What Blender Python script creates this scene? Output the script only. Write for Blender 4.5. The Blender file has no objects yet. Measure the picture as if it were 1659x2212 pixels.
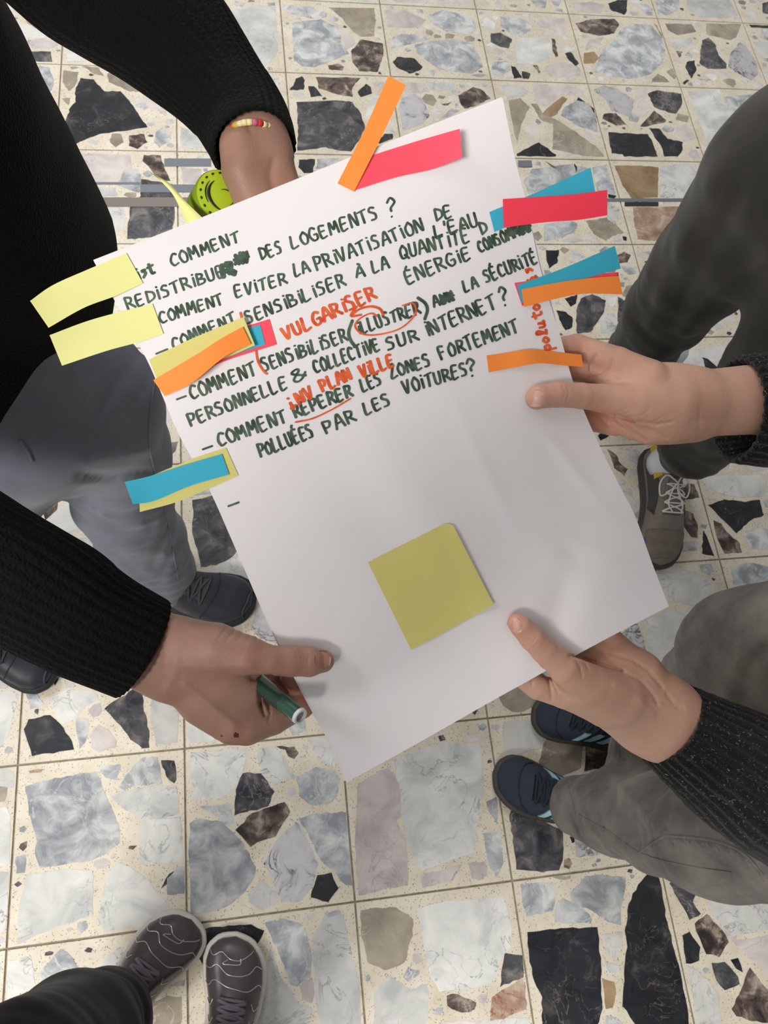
import bpy, bmesh, math, random
import numpy as np
from mathutils import Vector, Matrix
sc = bpy.context.scene
COL = sc.collection
# ---------------------------------------------------------------- camera
# pose measured from the 30 cm floor tiles (image taken as 1659 x 2212)
RC = np.array([[0.986341072086686, -0.10638388557434576, 0.12575276698741158],
               [-0.053595679629539955, -0.9291900966423695, -0.36569559393953893],
               [0.15575234393078452, 0.3539607791717168, -0.922200072743555]])
CC = np.array([0.474361872, -2.232615672, 1.547323494])
FPX = 1635.86
cam = bpy.data.cameras.new('camera'); camo = bpy.data.objects.new('camera', cam); COL.objects.link(camo)
cam.sensor_fit = 'VERTICAL'; cam.sensor_height = 36.0; cam.lens = 36.0 * FPX / 2212.0; cam.clip_start = 0.01
m = Matrix.Identity(4)
for i in range(3):
    m[i][0] = RC[0][i]; m[i][1] = -RC[1][i]; m[i][2] = -RC[2][i]; m[i][3] = CC[i]
camo.matrix_world = m
cam.dof.use_dof = True; cam.dof.focus_distance = 0.60; cam.dof.aperture_fstop = 30
sc.camera = camo
# ---------------------------------------------------------------- world, lamps, exposure
sc.view_settings.view_transform = 'Standard'; sc.view_settings.look = 'None'
sc.view_settings.gamma = 1.0; sc.view_settings.use_curve_mapping = False
sc.view_settings.exposure = 0.12
wd = bpy.data.worlds.new('room_light'); sc.world = wd; wd.use_nodes = True
wd.node_tree.nodes['Background'].inputs[0].default_value = (0.93, 0.96, 1.0, 1)
wd.node_tree.nodes['Background'].inputs[1].default_value = 0.34
def area(name, loc, target, sx, sy, power, col=(1, 1, 1)):
    l = bpy.data.lights.new(name, 'AREA'); l.shape = 'RECTANGLE'; l.size = sx; l.size_y = sy
    l.energy = power; l.color = col
    o = bpy.data.objects.new(name, l); COL.objects.link(o); o.location = loc
    o.rotation_euler = (Vector(target) - Vector(loc)).to_track_quat('-Z', 'Y').to_euler()
    return o
area('ceiling_lamp_key', (-1.1, -3.85, 3.0), (0.3, -2.0, 0.2), 1.2, 0.5, 95, (1.0, 0.97, 0.92))
area('ceiling_lamp_far', (0.3, 0.9, 3.0), (0.5, -0.9, 0.0), 1.3, 0.6, 38, (0.97, 0.98, 1.0))
area('ceiling_lamp_left', (-1.6, -1.2, 3.0), (0.2, -1.9, 0.3), 1.2, 0.5, 34, (0.97, 0.98, 1.0))

# ---------------------------------------------------------------- measuring helpers
def ray(x, y): return RC.T @ np.array([(x - 829.5) / FPX, (y - 1106) / FPX, 1.0])
def atz(x, y, z=0.0):                      # where the sight line of a photo point meets the height z
    d = ray(x, y); return CC + d * (z - CC[2]) / d[2]
def atd(x, y, d): return CC + ray(x, y) * d
def cam2w(v): return np.asarray(v) @ RC + CC
def dep(p): return float((RC @ (np.asarray(p, float) - CC))[2])
# ---------------------------------------------------------------- object helpers
def link(name, me, mat=None, parent=None, smooth=True):
    o = bpy.data.objects.new(name, me); COL.objects.link(o)
    if mat is not None:
        for q in (mat if isinstance(mat, (list, tuple)) else [mat]): me.materials.append(q)
    if parent is not None: o.parent = parent
    if smooth and len(me.polygons): me.polygons.foreach_set('use_smooth', [True] * len(me.polygons))
    return o
def mesh(name, v, f, mat=None, parent=None, smooth=True):
    me = bpy.data.meshes.new(name); me.from_pydata([tuple(map(float, p)) for p in v], [], [tuple(map(int, q)) for q in f]); me.update()
    return link(name, me, mat, parent, smooth)
def empty(name, loc, label, cat, group=None):
    o = bpy.data.objects.new(name, None); COL.objects.link(o); o.location = tuple(map(float, loc)); o.empty_display_size = 0.05
    tag(o, label, cat, group); return o
def tag(o, label=None, cat=None, group=None, kind=None):
    if label: o['label'] = label
    if cat: o['category'] = cat
    if group: o['group'] = group
    if kind: o['kind'] = kind
    return o
def rebase(root):                           # children are modelled in world space; keep them there
    for ch in root.children: ch.location = ch.location - root.location
class G:                                    # gathers pieces into ONE mesh
    def __init__(s): s.v = []; s.f = []; s.m = []
    def add(s, v, f, mi=0):
        n = len(s.v); s.v += [tuple(map(float, p)) for p in v]; s.f += [tuple(int(i) + n for i in q) for q in f]; s.m += [mi] * len(f)
    def build(s, name, mat, parent=None, smooth=True):
        o = mesh(name, s.v, s.f, mat, parent, smooth)
        if any(s.m): o.data.polygons.foreach_set('material_index', s.m)
        return o
def spline(pts, n):                         # Catmull-Rom through rows of numbers
    P = np.asarray(pts, float); k = len(P)
    if k < 3:
        t = np.linspace(0, 1, n)[:, None]; return P[0] * (1 - t) + P[-1] * t
    E = np.vstack([2 * P[0] - P[1], P, 2 * P[-1] - P[-2]]); out = []
    for u in np.linspace(0, k - 1, n):
        i = min(int(u), k - 2); t = u - i; a, b, c, d = E[i:i + 4]
        out.append(0.5 * (2 * b + (c - a) * t + (2 * a - 5 * b + 4 * c - d) * t * t + (3 * b - a - 3 * c + d) * t ** 3))
    return np.array(out)
def frames(P, up=(0, 0, 1)):
    T = np.gradient(P, axis=0); T /= np.linalg.norm(T, axis=1)[:, None] + 1e-12
    n = np.cross(T[0], up)
    if np.linalg.norm(n) < 1e-3: n = np.cross(T[0], (1, 0, 0))
    n /= np.linalg.norm(n); N = []
    for t in T:
        n = n - t * np.dot(n, t); n /= np.linalg.norm(n); N.append(n.copy())
    N = np.array(N); return T, N, np.cross(T, N)
def tube(path, rad, ns=12, n=None, caps=True, flat=1.0, rfun=None, up=(0, 0, 1)):
    """verts, faces of a tube along a path; rfun(t, angle) scales the radius"""
    A = np.column_stack([np.asarray(path, float), np.broadcast_to(rad, (len(path),))])
    if n: A = spline(A, n)
    P, Rr = A[:, :3], A[:, 3]; T, N, B = frames(P, up); th = np.linspace(0, 2 * math.pi, ns, endpoint=False); v = []
    for i in range(len(P)):
        k = 1.0 if rfun is None else rfun(i / (len(P) - 1), th)
        v += list(P[i] + (Rr[i] * k * np.cos(th))[:, None] * N[i] + (Rr[i] * k * flat * np.sin(th))[:, None] * B[i])
    f = [(i * ns + j, i * ns + (j + 1) % ns, (i + 1) * ns + (j + 1) % ns, (i + 1) * ns + j) for i in range(len(P) - 1) for j in range(ns)]
    if caps: f += [tuple(range(ns))[::-1], tuple((len(P) - 1) * ns + j for j in range(ns))]
    return v, f
# ---------------------------------------------------------------- implicit surfaces (surface nets)
def nets(F, lo, hi, h):
    lo = np.array(lo, float); hi = np.array(hi, float); n = np.ceil((hi - lo) / h).astype(int) + 1
    ax = [lo[i] + h * np.arange(n[i]) for i in range(3)]
    V = np.empty(n, np.float32); q = 4; nc = (n + q - 2) // q + 1
    ac = [lo[i] + h * q * np.arange(nc[i]) for i in range(3)]
    X, Y, Z = np.meshgrid(*ac, indexing='ij'); Vc = F(np.stack([X, Y, Z], -1).reshape(-1, 3).astype(np.float32)).reshape(X.shape)
    ix = [np.clip((np.arange(n[i]) + q // 2) // q, 0, nc[i] - 1) for i in range(3)]     # coarse pass first, fine only near the surface
    V[:] = Vc[np.ix_(*ix)]; g = np.argwhere(np.abs(V) < h * q * 1.25 + 0.0012)
    for i in range(0, len(g), 400000):
        k_ = g[i:i + 400000]; V[tuple(k_.T)] = F((k_ * h + lo).astype(np.float32))
    for s in (0, -1): V[s] = np.maximum(V[s], h); V[:, s] = np.maximum(V[:, s], h); V[:, :, s] = np.maximum(V[:, :, s], h)
    S = V < 0; c = tuple(k - 1 for k in n)
    cnt = np.zeros(c, np.int8); acc = np.zeros(c + (3,), np.float32)
    off = [(a, b, d) for a in (0, 1) for b in (0, 1) for d in (0, 1)]
    sl = lambda o: tuple(slice(o[i], o[i] + c[i]) for i in range(3))
    for a in off:
        for k in range(3):
            if a[k] == 0:
                b = list(a); b[k] = 1; b = tuple(b)
                va, vb = V[sl(a)], V[sl(b)]; x = (S[sl(a)] != S[sl(b)])
                t = np.where(x, va / np.where(x, va - vb, 1), 0)
                cnt += x
                for q in range(3): acc[..., q] += np.where(x, a[q] + (t if q == k else 0), 0)
    m_ = cnt > 0; idx = -np.ones(c, np.int64); idx[m_] = np.arange(m_.sum())
    P = acc[m_] / cnt[m_][:, None]; P = (P + np.argwhere(m_)) * h + lo
    faces = []
    for k in range(3):
        u, w = [(1, 2), (2, 0), (0, 1)][k]
        a = [slice(0, None)] * 3; b = [slice(0, None)] * 3; a[k] = slice(0, -1); b[k] = slice(1, None)
        x = S[tuple(a)] != S[tuple(b)]; g = np.argwhere(x)
        g = g[(g[:, u] > 0) & (g[:, w] > 0) & (g[:, u] < n[u] - 1) & (g[:, w] < n[w] - 1)]
        fl = S[tuple(a)][tuple(g.T)]
        def cell(du, dw):
            q = g.copy(); q[:, u] -= du; q[:, w] -= dw; return idx[tuple(q.T)]
        Q = np.stack([cell(1, 1), cell(0, 1), cell(0, 0), cell(1, 0)], 1)
        Q[~fl] = Q[~fl][:, ::-1]; faces.append(Q)
    return P, np.vstack(faces)
def smin(a, b, k):
    h = np.maximum(k - np.abs(a - b), 0) / k; return np.minimum(a, b) - h * h * k * 0.25
def cone(p, a, b, ra, rb, q=1.0, ax=None):  # tapered capsule, thickness along ax scaled by q
    a = np.asarray(a, np.float32); b = np.asarray(b, np.float32); v = p - a; w = b - a
    if q != 1.0:
        e = np.asarray(ax, np.float32); v = v + (1 / q - 1) * (v @ e)[:, None] * e; w = w + (1 / q - 1) * (w @ e) * e
    t = np.clip(v @ w / (w @ w + 1e-12), 0, 1); d = np.linalg.norm(v - t[:, None] * w, axis=1) - (ra + (rb - ra) * t)
    return d * (q if q < 1 else 1)
def ell(p, c, r, M=None):
    v = p - np.asarray(c, np.float32)
    if M is not None: v = v @ np.asarray(M, np.float32).T
    r = np.asarray(r, np.float32); k = np.linalg.norm(v / r, axis=1); return (k - 1) * r.min()
def wob(p, seed, fr, amp, oct=5):
    rs = np.random.RandomState(seed); o = np.zeros(len(p), np.float32)
    for i in range(oct):
        d = rs.randn(3).astype(np.float32); d /= np.linalg.norm(d); f_ = fr * (0.6 + 0.9 * rs.rand()); o += np.sin(p @ d * f_ + rs.rand() * 6.3).astype(np.float32)
    return o * amp / oct ** 0.5
# ---------------------------------------------------------------- materials
def nm(name, rough=0.6, col=(0.5, 0.5, 0.5), spec=0.5, sss=0.0, metal=0.0, coat=0.0):
    mt = bpy.data.materials.new(name); mt.use_nodes = True; nt = mt.node_tree; b = nt.nodes['Principled BSDF']
    b.inputs['Base Color'].default_value = (*col, 1); b.inputs['Roughness'].default_value = rough
    b.inputs['Specular IOR Level'].default_value = spec; b.inputs['Metallic'].default_value = metal
    b.inputs['Coat Weight'].default_value = coat
    if sss:
        b.inputs['Subsurface Weight'].default_value = sss; b.inputs['Subsurface Radius'].default_value = (1, 0.35, 0.2); b.inputs['Subsurface Scale'].default_value = 0.006
    return mt, nt, b
class N:                                    # tiny node helper
    def __init__(s, nt): s.nt = nt
    def __call__(s, typ, ins=None, **kw):
        n = s.nt.nodes.new('ShaderNode' + typ)
        for k, v in kw.items(): setattr(n, k, v)
        for k, v in (ins or {}).items():
            i = n.inputs[k]
            if isinstance(v, bpy.types.NodeSocket): s.nt.links.new(v, i)
            else: i.default_value = v
        return n
def c4(c): return (c[0], c[1], c[2], 1)
def srgb(r, g, b): return tuple(((x / 255 + 0.055) / 1.055) ** 2.4 if x > 10 else x / 255 / 12.92 for x in (r, g, b))
def mixc(n, fac, a, b, bt='MIX'):
    m_ = n('Mix', data_type='RGBA', blend_type=bt); i = m_.inputs
    for k, v in ((0, fac), (6, a), (7, b)):
        if isinstance(v, bpy.types.NodeSocket): n.nt.links.new(v, i[k])
        else: i[k].default_value = v if k == 0 else c4(v)
    return m_.outputs[2]
def ramp(n, fac, stops):
    r = n('ValToRGB', {0: fac}); e = r.color_ramp.elements
    while len(e) < len(stops): e.new(0.5)
    for q, (p, c) in zip(e, stops): q.position = p; q.color = c4(c) if len(c) == 3 else c
    return r.outputs[0]
def bump(n, b, h, strength=0.3, dist=0.001):
    bp = n('Bump', {'Height': h, 'Strength': strength, 'Distance': dist}); n.nt.links.new(bp.outputs[0], b.inputs['Normal'])
def coords(n, rnd=True):                    # object-space coords, shifted per object
    tc = n('TexCoord'); v = tc.outputs['Object']
    if rnd:
        oi = n('ObjectInfo'); mm = n('VectorMath', {0: oi.outputs['Random'], 1: (37., 53., 71.)}, operation='MULTIPLY')
        v = n('VectorMath', {0: v, 1: mm.outputs[0]}, operation='ADD').outputs[0]
    return v
# ================================================================ FLOOR
def stone_mat(name, c0, c1, c2, vein, vw=0.02, sc_=14, contrast=(0.35, 0.65), rough=0.22):
    mt, nt, b = nm(name, rough, spec=0.45); n = N(nt); v = coords(n)
    n1 = n('TexNoise', {'Vector': v, 'Scale': sc_, 'Detail': 7, 'Roughness': 0.62, 'Distortion': 0.6}).outputs[0]
    base = ramp(n, n1, [(contrast[0], c0), ((contrast[0] + contrast[1]) / 2, c1), (contrast[1], c2)])
    n2 = n('TexNoise', {'Vector': v, 'Scale': sc_ * 0.8, 'Detail': 5, 'Roughness': 0.55, 'Distortion': 1.6}).outputs[0]
    vv = n('Math', {0: n2, 1: 0.5}, operation='SUBTRACT'); va = n('Math', {0: vv.outputs[0]}, operation='ABSOLUTE')
    vm = ramp(n, va.outputs[0], [(0.0, (1, 1, 1)), (vw, (0, 0, 0))])
    n3 = n('TexNoise', {'Vector': v, 'Scale': 9, 'Detail': 2}).outputs[0]
    vm = n('Math', {0: vm, 1: ramp(n, n3, [(0.42, (0, 0, 0)), (0.62, (1, 1, 1))])}, operation='MULTIPLY').outputs[0]
    col = mixc(n, vm, base, vein)
    oi = n('ObjectInfo'); hs = n('HueSaturation', {'Value': n('MapRange', {0: oi.outputs['Random'], 3: 0.86, 4: 1.1}).outputs[0], 'Color': col})
    nt.links.new(hs.outputs[0], b.inputs['Base Color']); return mt
S = srgb
SM = {
 'W': stone_mat('pale_marble', S(190, 192, 190), S(212, 212, 208), S(228, 226, 220), S(150, 152, 154), 0.014),
 'G': stone_mat('blue_grey_marble', S(146, 150, 156), S(178, 181, 184), S(214, 214, 212), S(216, 216, 212), 0.022, 22, (0.38, 0.62)),
 'P': stone_mat('pinkish_marble', S(188, 178, 176), S(208, 199, 196), S(222, 214, 208), S(164, 150, 150), 0.014),
 'T': stone_mat('tan_limestone', S(138, 127, 114), S(160, 149, 134), S(178, 168, 153), S(196, 188, 172), 0.012),
 'O': stone_mat('ochre_limestone', S(140, 115, 85), S(160, 136, 104), S(175, 150, 120), S(120, 96, 72), 0.01),
 'B': stone_mat('brown_marble', S(50, 44, 44), S(104, 90, 82), S(182, 166, 152), S(48, 44, 46), 0.03, 30, (0.36, 0.66)),
 'R': stone_mat('pale_red_marble', S(140, 108, 92), S(168, 142, 122), S(196, 178, 158), S(150, 84, 66), 0.03, 22),
 'D': stone_mat('dark_slate_marble', S(46, 48, 56), S(82, 82, 86), S(138, 130, 124), S(164, 154, 144), 0.014, 24, (0.36, 0.7)),
 'K': stone_mat('black_marble', S(26, 28, 36), S(42, 44, 50), S(98, 94, 90), S(128, 112, 98), 0.007, 20, (0.36, 0.78)),
 'M': stone_mat('black_veined_white_marble', S(200, 198, 200), S(190, 188, 190), S(60, 62, 74), S(34, 38, 54), 0.05, 30, (0.45, 0.72)),
}
mt, nt, b = nm('cream_terrazzo_binder', 0.35, spec=0.4); n = N(nt); v = coords(n, False)
tc = n('NewGeometry').outputs['Position']
n1 = n('TexNoise', {'Vector': tc, 'Scale': 18, 'Detail': 4}).outputs[0]
base = ramp(n, n1, [(0.3, S(212, 201, 180)), (0.7, S(230, 221, 203))])
vo = n('TexVoronoi', {'Vector': tc, 'Scale': 300, 'Randomness': 1.0})
n4 = n('TexNoise', {'Vector': tc, 'Scale': 120, 'Detail': 2}).outputs[0]
sp = n('Math', {0: ramp(n, vo.outputs['Distance'], [(0.20, (1, 1, 1)), (0.32, (0, 0, 0))]), 1: ramp(n, n4, [(0.49, (0, 0, 0)), (0.56, (1, 1, 1))])}, operation='MULTIPLY').outputs[0]
spc = ramp(n, n('TexNoise', {'Vector': tc, 'Scale': 300}).outputs[0], [(0.4, S(70, 62, 56)), (0.62, S(150, 136, 120))])
col = mixc(n, sp, base, spc)
vo2 = n('TexVoronoi', {'Vector': tc, 'Scale': 130, 'Randomness': 1.0})
big = ramp(n, vo2.outputs['Distance'], [(0.16, (0.8, 0.8, 0.8)), (0.22, (0, 0, 0))])
col = mixc(n, big, col, S(190, 182, 170)); nt.links.new(col, b.inputs['Base Color']); MATRIX = mt
GROUT, nt, b = nm('grey_grout', 0.9, S(150, 138, 120)); n = N(nt)
nt.links.new(ramp(n, n('TexNoise', {'Vector': n('NewGeometry').outputs['Position'], 'Scale': 60, 'Detail': 4}).outputs[0], [(0.3, S(128, 115, 98)), (0.7, S(170, 158, 138))]), b.inputs['Base Color'])
TS = 0.30
# stones traced from the photo, one crop per block: origin of the crop, then "kind x,y x,y ..." in crop units (2.765 per photo pixel)
STONES = [
((0, 0), '''T 150,95 170,65 230,60 300,70 345,110 310,140 290,165 210,168 165,140
W 30,0 265,0 310,55 230,55 160,60 140,90 80,70
W 85,120 150,150 230,180 330,165 355,150 350,230 150,225 110,210
D 130,305 305,310 312,370 165,368
P 150,245 240,230 330,240 350,265 320,285 200,290
W 390,190 480,240 570,330 560,365 400,365
B 580,345 610,345 650,375 580,380
G 190,390 290,400 325,480 310,540 260,560 215,470
G 250,570 300,590 325,640 310,700
T 380,420 470,430 455,500 410,545 375,490
T 490,395 590,405 620,455 560,440
T 640,440 700,420 790,465 840,500 825,550 770,545 720,520 650,490
K 480,465 560,475 625,545 720,545 770,600 810,660 880,760 790,775 700,785 600,800 500,840 440,865 390,850 370,790 400,700 420,640 450,610 450,540
G 810,590 850,590 890,640 860,660 820,640
P 855,530 920,580 980,640 1000,690 960,680 880,620
G 930,790 970,760 1020,800 1010,850 950,880 920,850
T 665,800 720,800 740,850 690,880 655,850
B 770,810 860,800 880,850 820,890 770,870
T 370,590 420,585 410,630
P 410,915 780,925 790,1000 740,1090 650,1095 480,1090 430,1000
B 860,925 960,930 980,1000 1020,1080 960,1080 900,1010 850,960
G 745,1010 830,1010 850,1100 830,1150 700,1105
D 845,1070 1030,1100 1045,1160 1040,1330 1020,1390 900,1420 760,1430 775,1240 840,1170
W 590,1240 735,1240 755,1300 735,1370 620,1400 600,1330
W 510,1120 690,1120 700,1170 540,1180
P 1080,1000 1200,1010 1210,1090 1090,1100
W 1080,760 1160,790 1210,870 1180,890 1080,880'''),
((530, 0), '''W -170,120 -100,60 0,50 90,30 180,40 190,200 200,300 150,370 90,415 30,410 -60,300 -130,220
G 130,15 178,15 178,34 140,34
G 225,30 400,40 490,80 480,105 400,112 300,90 230,60
G 280,135 450,115 560,170 575,260 620,320 500,370 420,400 350,400 290,360 285,230
T 495,45 770,48 780,120 770,215 690,220 640,190 580,110
B 690,235 820,260 825,330 790,430 680,425 640,370 630,310 670,260
B 495,390 560,380 590,400 580,420 500,415
P 480,115 560,150 640,225 660,260 600,300 585,250 570,170
G 1085,95 1180,60 1350,95 1380,180 1340,205 1200,190 1130,150
P 830,60 950,60 1080,120 1040,165 850,165
G 880,220 950,200 1110,220 1090,235 960,270 870,290
G 1010,270 1100,245 1250,235 1350,260 1400,340 1420,400 1350,440 1230,425 1150,410 1080,360 1020,310
K 905,340 1010,350 1060,400 1040,420 980,440 900,400 880,370
G 1345,450 1400,440 1440,450 1400,460
K 300,470 340,455 355,480 350,535 265,540 290,500
K 375,515 410,515 460,575 390,580
B 420,460 690,465 640,520 640,580 560,565 440,530
K 670,550 720,500 750,520 755,560 690,580
D 305,610 540,600 640,610 690,680 715,760 690,830 630,905 560,900 480,880 310,900 315,760
W 740,590 800,570 860,560 875,700 860,780 760,780 720,690
K 830,800 880,800 880,830 800,860 790,840
M 940,580 1010,560 1060,600 1100,690 1060,740 980,770 940,780 915,650
B 1270,570 1360,520 1420,540 1465,590 1380,630 1310,650 1280,610
B 1170,625 1230,610 1210,630
G 1170,700 1230,650 1280,660 1210,700
W 1080,490 1250,495 1240,540 1100,540
K 320,955 415,950 405,1030 350,1035 315,1000
G 430,950 560,945 590,960 480,1000 420,1010
T 180,560 195,530 205,640 175,620
W 100,460 200,470 190,530 130,500
W 260,-60 700,-40 780,10 400,15 240,5
P 820,-50 1300,-30 1350,20 900,15'''),
((1059, 0), '''G 60,100 150,100 230,130 250,170 180,215 130,210 60,150
P 270,110 440,110 460,180 420,220 350,170 290,160
D 5,200 60,195 130,235 110,290 60,280 0,250
W 180,225 350,230 370,290 350,350 240,385 165,380 150,290
B 365,230 385,235 405,335 390,340 370,290
K 445,320 480,310 530,380 510,395 470,360
G 10,370 110,365 120,420 60,460 10,440
K 125,395 150,400 190,465 140,470
P 320,395 440,370 530,400 545,450 400,465 330,440
B 255,390 280,390 300,430 290,440
K 190,425 240,440 230,472 195,470
G 240,0 340,0 330,50 270,40
G 360,0 425,0 410,40 380,30
K 705,20 760,0 820,0 815,60 800,90 720,60
G 985,-20 1130,-20 1120,60 1070,90 1000,85
W 1170,0 1430,0 1480,90 1400,110 1250,105 1180,60
P 480,20 600,10 680,30 660,80 520,75
D 1625,20 1659,10 1700,50 1700,90 1630,80
B 510,140 600,115 740,112 770,145 740,200 650,215 590,200 540,190
G 790,165 850,140 960,150 1020,220 1045,300 1025,380 960,440 850,470 720,460 620,430 650,340 710,260 760,205
O 560,315 620,310 650,350 620,380 560,380
T 970,470 1000,440 1040,460 1070,490 965,490
T 1050,430 1090,410 1115,460 1100,475
T 975,140 995,150 1030,210 1025,230
P 580,240 680,220 640,280 570,300
T 1290,140 1500,145 1470,225 1430,240 1290,205
D 1265,240 1300,225 1340,260 1365,330 1410,380 1410,410 1300,410 1250,380 1255,310
K 1175,370 1220,360 1230,420 1200,470 1165,400
M 1430,330 1490,250 1530,280 1590,370 1600,440 1560,480 1480,440 1420,400
T 1045,140 1200,145 1230,190 1120,210 1060,180
W 1075,235 1200,225 1220,270 1130,300 1085,280
B 1110,305 1150,310 1130,345
K 1150,495 1175,475 1190,480 1160,505
G 1240,470 1320,475 1290,490
K 1545,148 1659,152 1720,155 1659,170 1560,165
W 1570,250 1659,250 1720,300 1659,325 1610,330
G 1620,350 1720,340 1720,400
T 110,600 180,585 235,640 195,720 160,850 140,780
O 430,575 460,590 400,680 330,720 290,690
T 245,620 280,620 320,690 385,710 500,780 650,890 680,935 560,930 370,890 375,740 300,715
P 250,505 450,505 560,540 550,580 430,560 330,640 270,600
G 440,640 520,600 590,620 640,700 640,790 540,760 420,690
K 525,580 685,650 665,705 500,630
K 155,920 290,850 395,925 390,935 160,932
W 60,510 160,505 225,540 200,575 100,580
M 615,535 680,510 760,530 860,600 850,650 840,700 720,660 690,600 640,560
D 940,560 1000,540 1140,560 1145,620 1110,680 1060,670 980,640
B 680,680 750,675 815,745 750,750 670,710
B 895,755 980,660 1050,715 1050,730 940,755
K 705,790 860,800 940,800 970,850 1000,935 800,935 790,920 725,915
K 950,765 1010,770 1060,830 1150,850 1145,900 1120,935 1040,935 1020,870 980,820
P 870,540 930,525 935,600 970,650 890,700 850,690 870,620
G 830,680 890,695 880,730 830,720
P 1110,760 1180,740 1225,820 1170,845 1100,800
W 1175,545 1370,535 1380,600 1460,680 1500,780 1600,840 1480,930 1340,950 1290,830 1220,650
G 1390,580 1600,560 1640,620 1560,780 1540,700 1420,650
D 1600,700 1640,630 1700,640 1700,810 1570,800
D 170,965 245,965 250,1000 180,1000
G 250,1010 490,980 600,1010 400,1100 230,1160 200,1080
B 330,965 400,1005 380,1005
K 500,975 520,1000 510,1035
G 610,1000 690,985 740,1130 750,1180 640,1140 620,1060
K 705,1160 755,1170 740,1185 705,1180
G 320,1340 480,1310 520,1340 500,1390 400,1430 320,1440
T 570,1320 700,1300 760,1350 800,1390 730,1410 690,1440 620,1400
W 690,1200 770,1250 785,1300 740,1340 700,1310
W 420,1440 500,1400 560,1440 500,1452
K 790,1410 815,1415 815,1440 795,1435
O 740,990 900,990 1005,1000 1000,1140 1000,1180 850,1190 790,1110
W 1010,990 1200,980 1240,1050 1280,1150 1270,1200 1020,1190
G 1150,1060 1210,1060 1190,1100 1150,1090
R 850,1240 1240,1230 1200,1330 1130,1410 1000,1440 880,1430 860,1330
W 1240,1000 1290,1000 1330,1090 1300,1130'''),
((1059, 540), '''K 330,0 410,0 400,80 350,110 335,60
G 480,30 510,10 580,40 470,80
B 760,30 800,10 840,30 820,75 770,80
B 920,70 960,60 950,95
G 900,10 1000,5 1060,30 1000,50
K 445,290 520,265 510,320 480,340
D 540,290 610,265 690,300 680,370 640,430 600,490 520,500 510,420 520,340
W 690,290 755,275 745,330 720,340
D 765,280 845,330 860,370 840,400 800,440 760,430
W 660,390 740,380 780,450 760,505 660,500
K 395,360 450,370 490,400 490,460 450,480 420,430
T 810,215 870,205 905,270 865,330 790,270
P 880,120 960,100 940,180 900,200
W 1180,600 1380,570 1440,620 1400,650 1250,700 1130,720
K 1265,640 1300,650 1360,705 1290,715
K 1500,535 1550,530 1560,550 1510,555
P 1500,450 1600,440 1600,500 1480,500
K 660,1095 710,1110 660,1140 640,1110
B 700,1190 750,1220 780,1280 820,1310 800,1350 740,1300
W 780,1420 840,1420 860,1500 800,1450
W 1330,1350 1640,1340 1659,1470 1500,1480 1420,1470 1300,1420 1250,1360
P 1460,1250 1560,1180 1659,1180 1690,1310 1570,1325 1480,1290
B 1180,1390 1220,1400 1250,1480 1160,1490 1150,1430'''),
((1059, 1080), '''K 1300,30 1400,-5 1500,10 1610,0 1635,90 1560,120 1470,200 1400,130
B 1335,120 1380,140 1410,190 1490,260 1505,315 1400,320 1375,270 1345,200
K 1270,180 1295,220 1310,260 1340,335 1265,320
G 1520,190 1640,170 1690,180 1690,300 1560,290 1520,240
B 1150,60 1210,80 1240,150 1240,230 1200,220 1150,150
G 1150,250 1240,250 1240,300 1150,310
W 1000,420 1100,400 1250,440 1330,500 1390,600 1380,680 1250,640 1100,610 1050,600 1020,500
G 1245,385 1320,380 1335,420 1310,450 1260,430
G 1440,400 1540,375 1700,400 1700,500 1600,490 1500,540 1450,500
W 920,720 1070,660 1300,680 1400,700 1250,800 1100,820 1050,940 1000,1000 950,900
M 790,790 830,760 880,735 920,850 960,980 900,920 830,870 760,830 720,820
T 50,1170 160,1110 210,1140 330,1235 350,1255 240,1240 200,1265 130,1265 80,1230
W 80,1325 250,1305 370,1300 330,1420 310,1480 220,1500 100,1560 80,1500 70,1400
T 395,1330 520,1400 560,1450 540,1600 400,1659 300,1659 290,1560 340,1400
B 570,1460 700,1500 710,1600 560,1620'''),
((0, 1080), '''D 1150,0 1290,-30 1350,100 1420,290 1390,340 1290,390 1200,400 1150,200
W 1200,430 1290,400 1430,310 1500,420 1520,520 1440,535
M 1490,760 1560,600 1600,650 1680,800 1659,860 1560,830
K 80,50 100,-40 175,-40 175,60 165,100 130,80
B 260,0 350,-60 340,60 270,120 255,60
W 290,130 350,40 420,10 480,60 490,100 520,160 400,200 330,160
G 250,150 320,150 350,175 370,230 320,210
W 410,230 540,220 560,300 620,370 640,420 560,400 450,320
W -60,1160 60,1140 110,1160 95,1240 60,1380 0,1480 -60,1500
G 155,1160 220,1150 260,1220 180,1250
W 290,1180 420,1130 560,1140 590,1190 480,1250 460,1300 370,1340 340,1270
D 625,1245 720,1180 800,1130 850,1120 860,1200 860,1260 890,1380 895,1480 850,1485 780,1430 720,1350 660,1280
K 140,1370 170,1310 300,1285 380,1360 430,1440 445,1490 290,1515 190,1530 160,1430
G 455,1305 530,1310 530,1380 510,1450 475,1490 455,1380
P 540,1400 590,1340 650,1370 700,1440 690,1480 590,1510 545,1480
W 905,1190 960,1200 1070,1260 1060,1450 930,1465 900,1330
W 1125,1280 1180,1330 1300,1420 1250,1445 1120,1455
B 300,1060 350,1070 330,1110
P 430,1030 570,1080 590,1130 480,1110
W -60,1590 40,1600 90,1640 80,1720 -60,1700'''),
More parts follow.
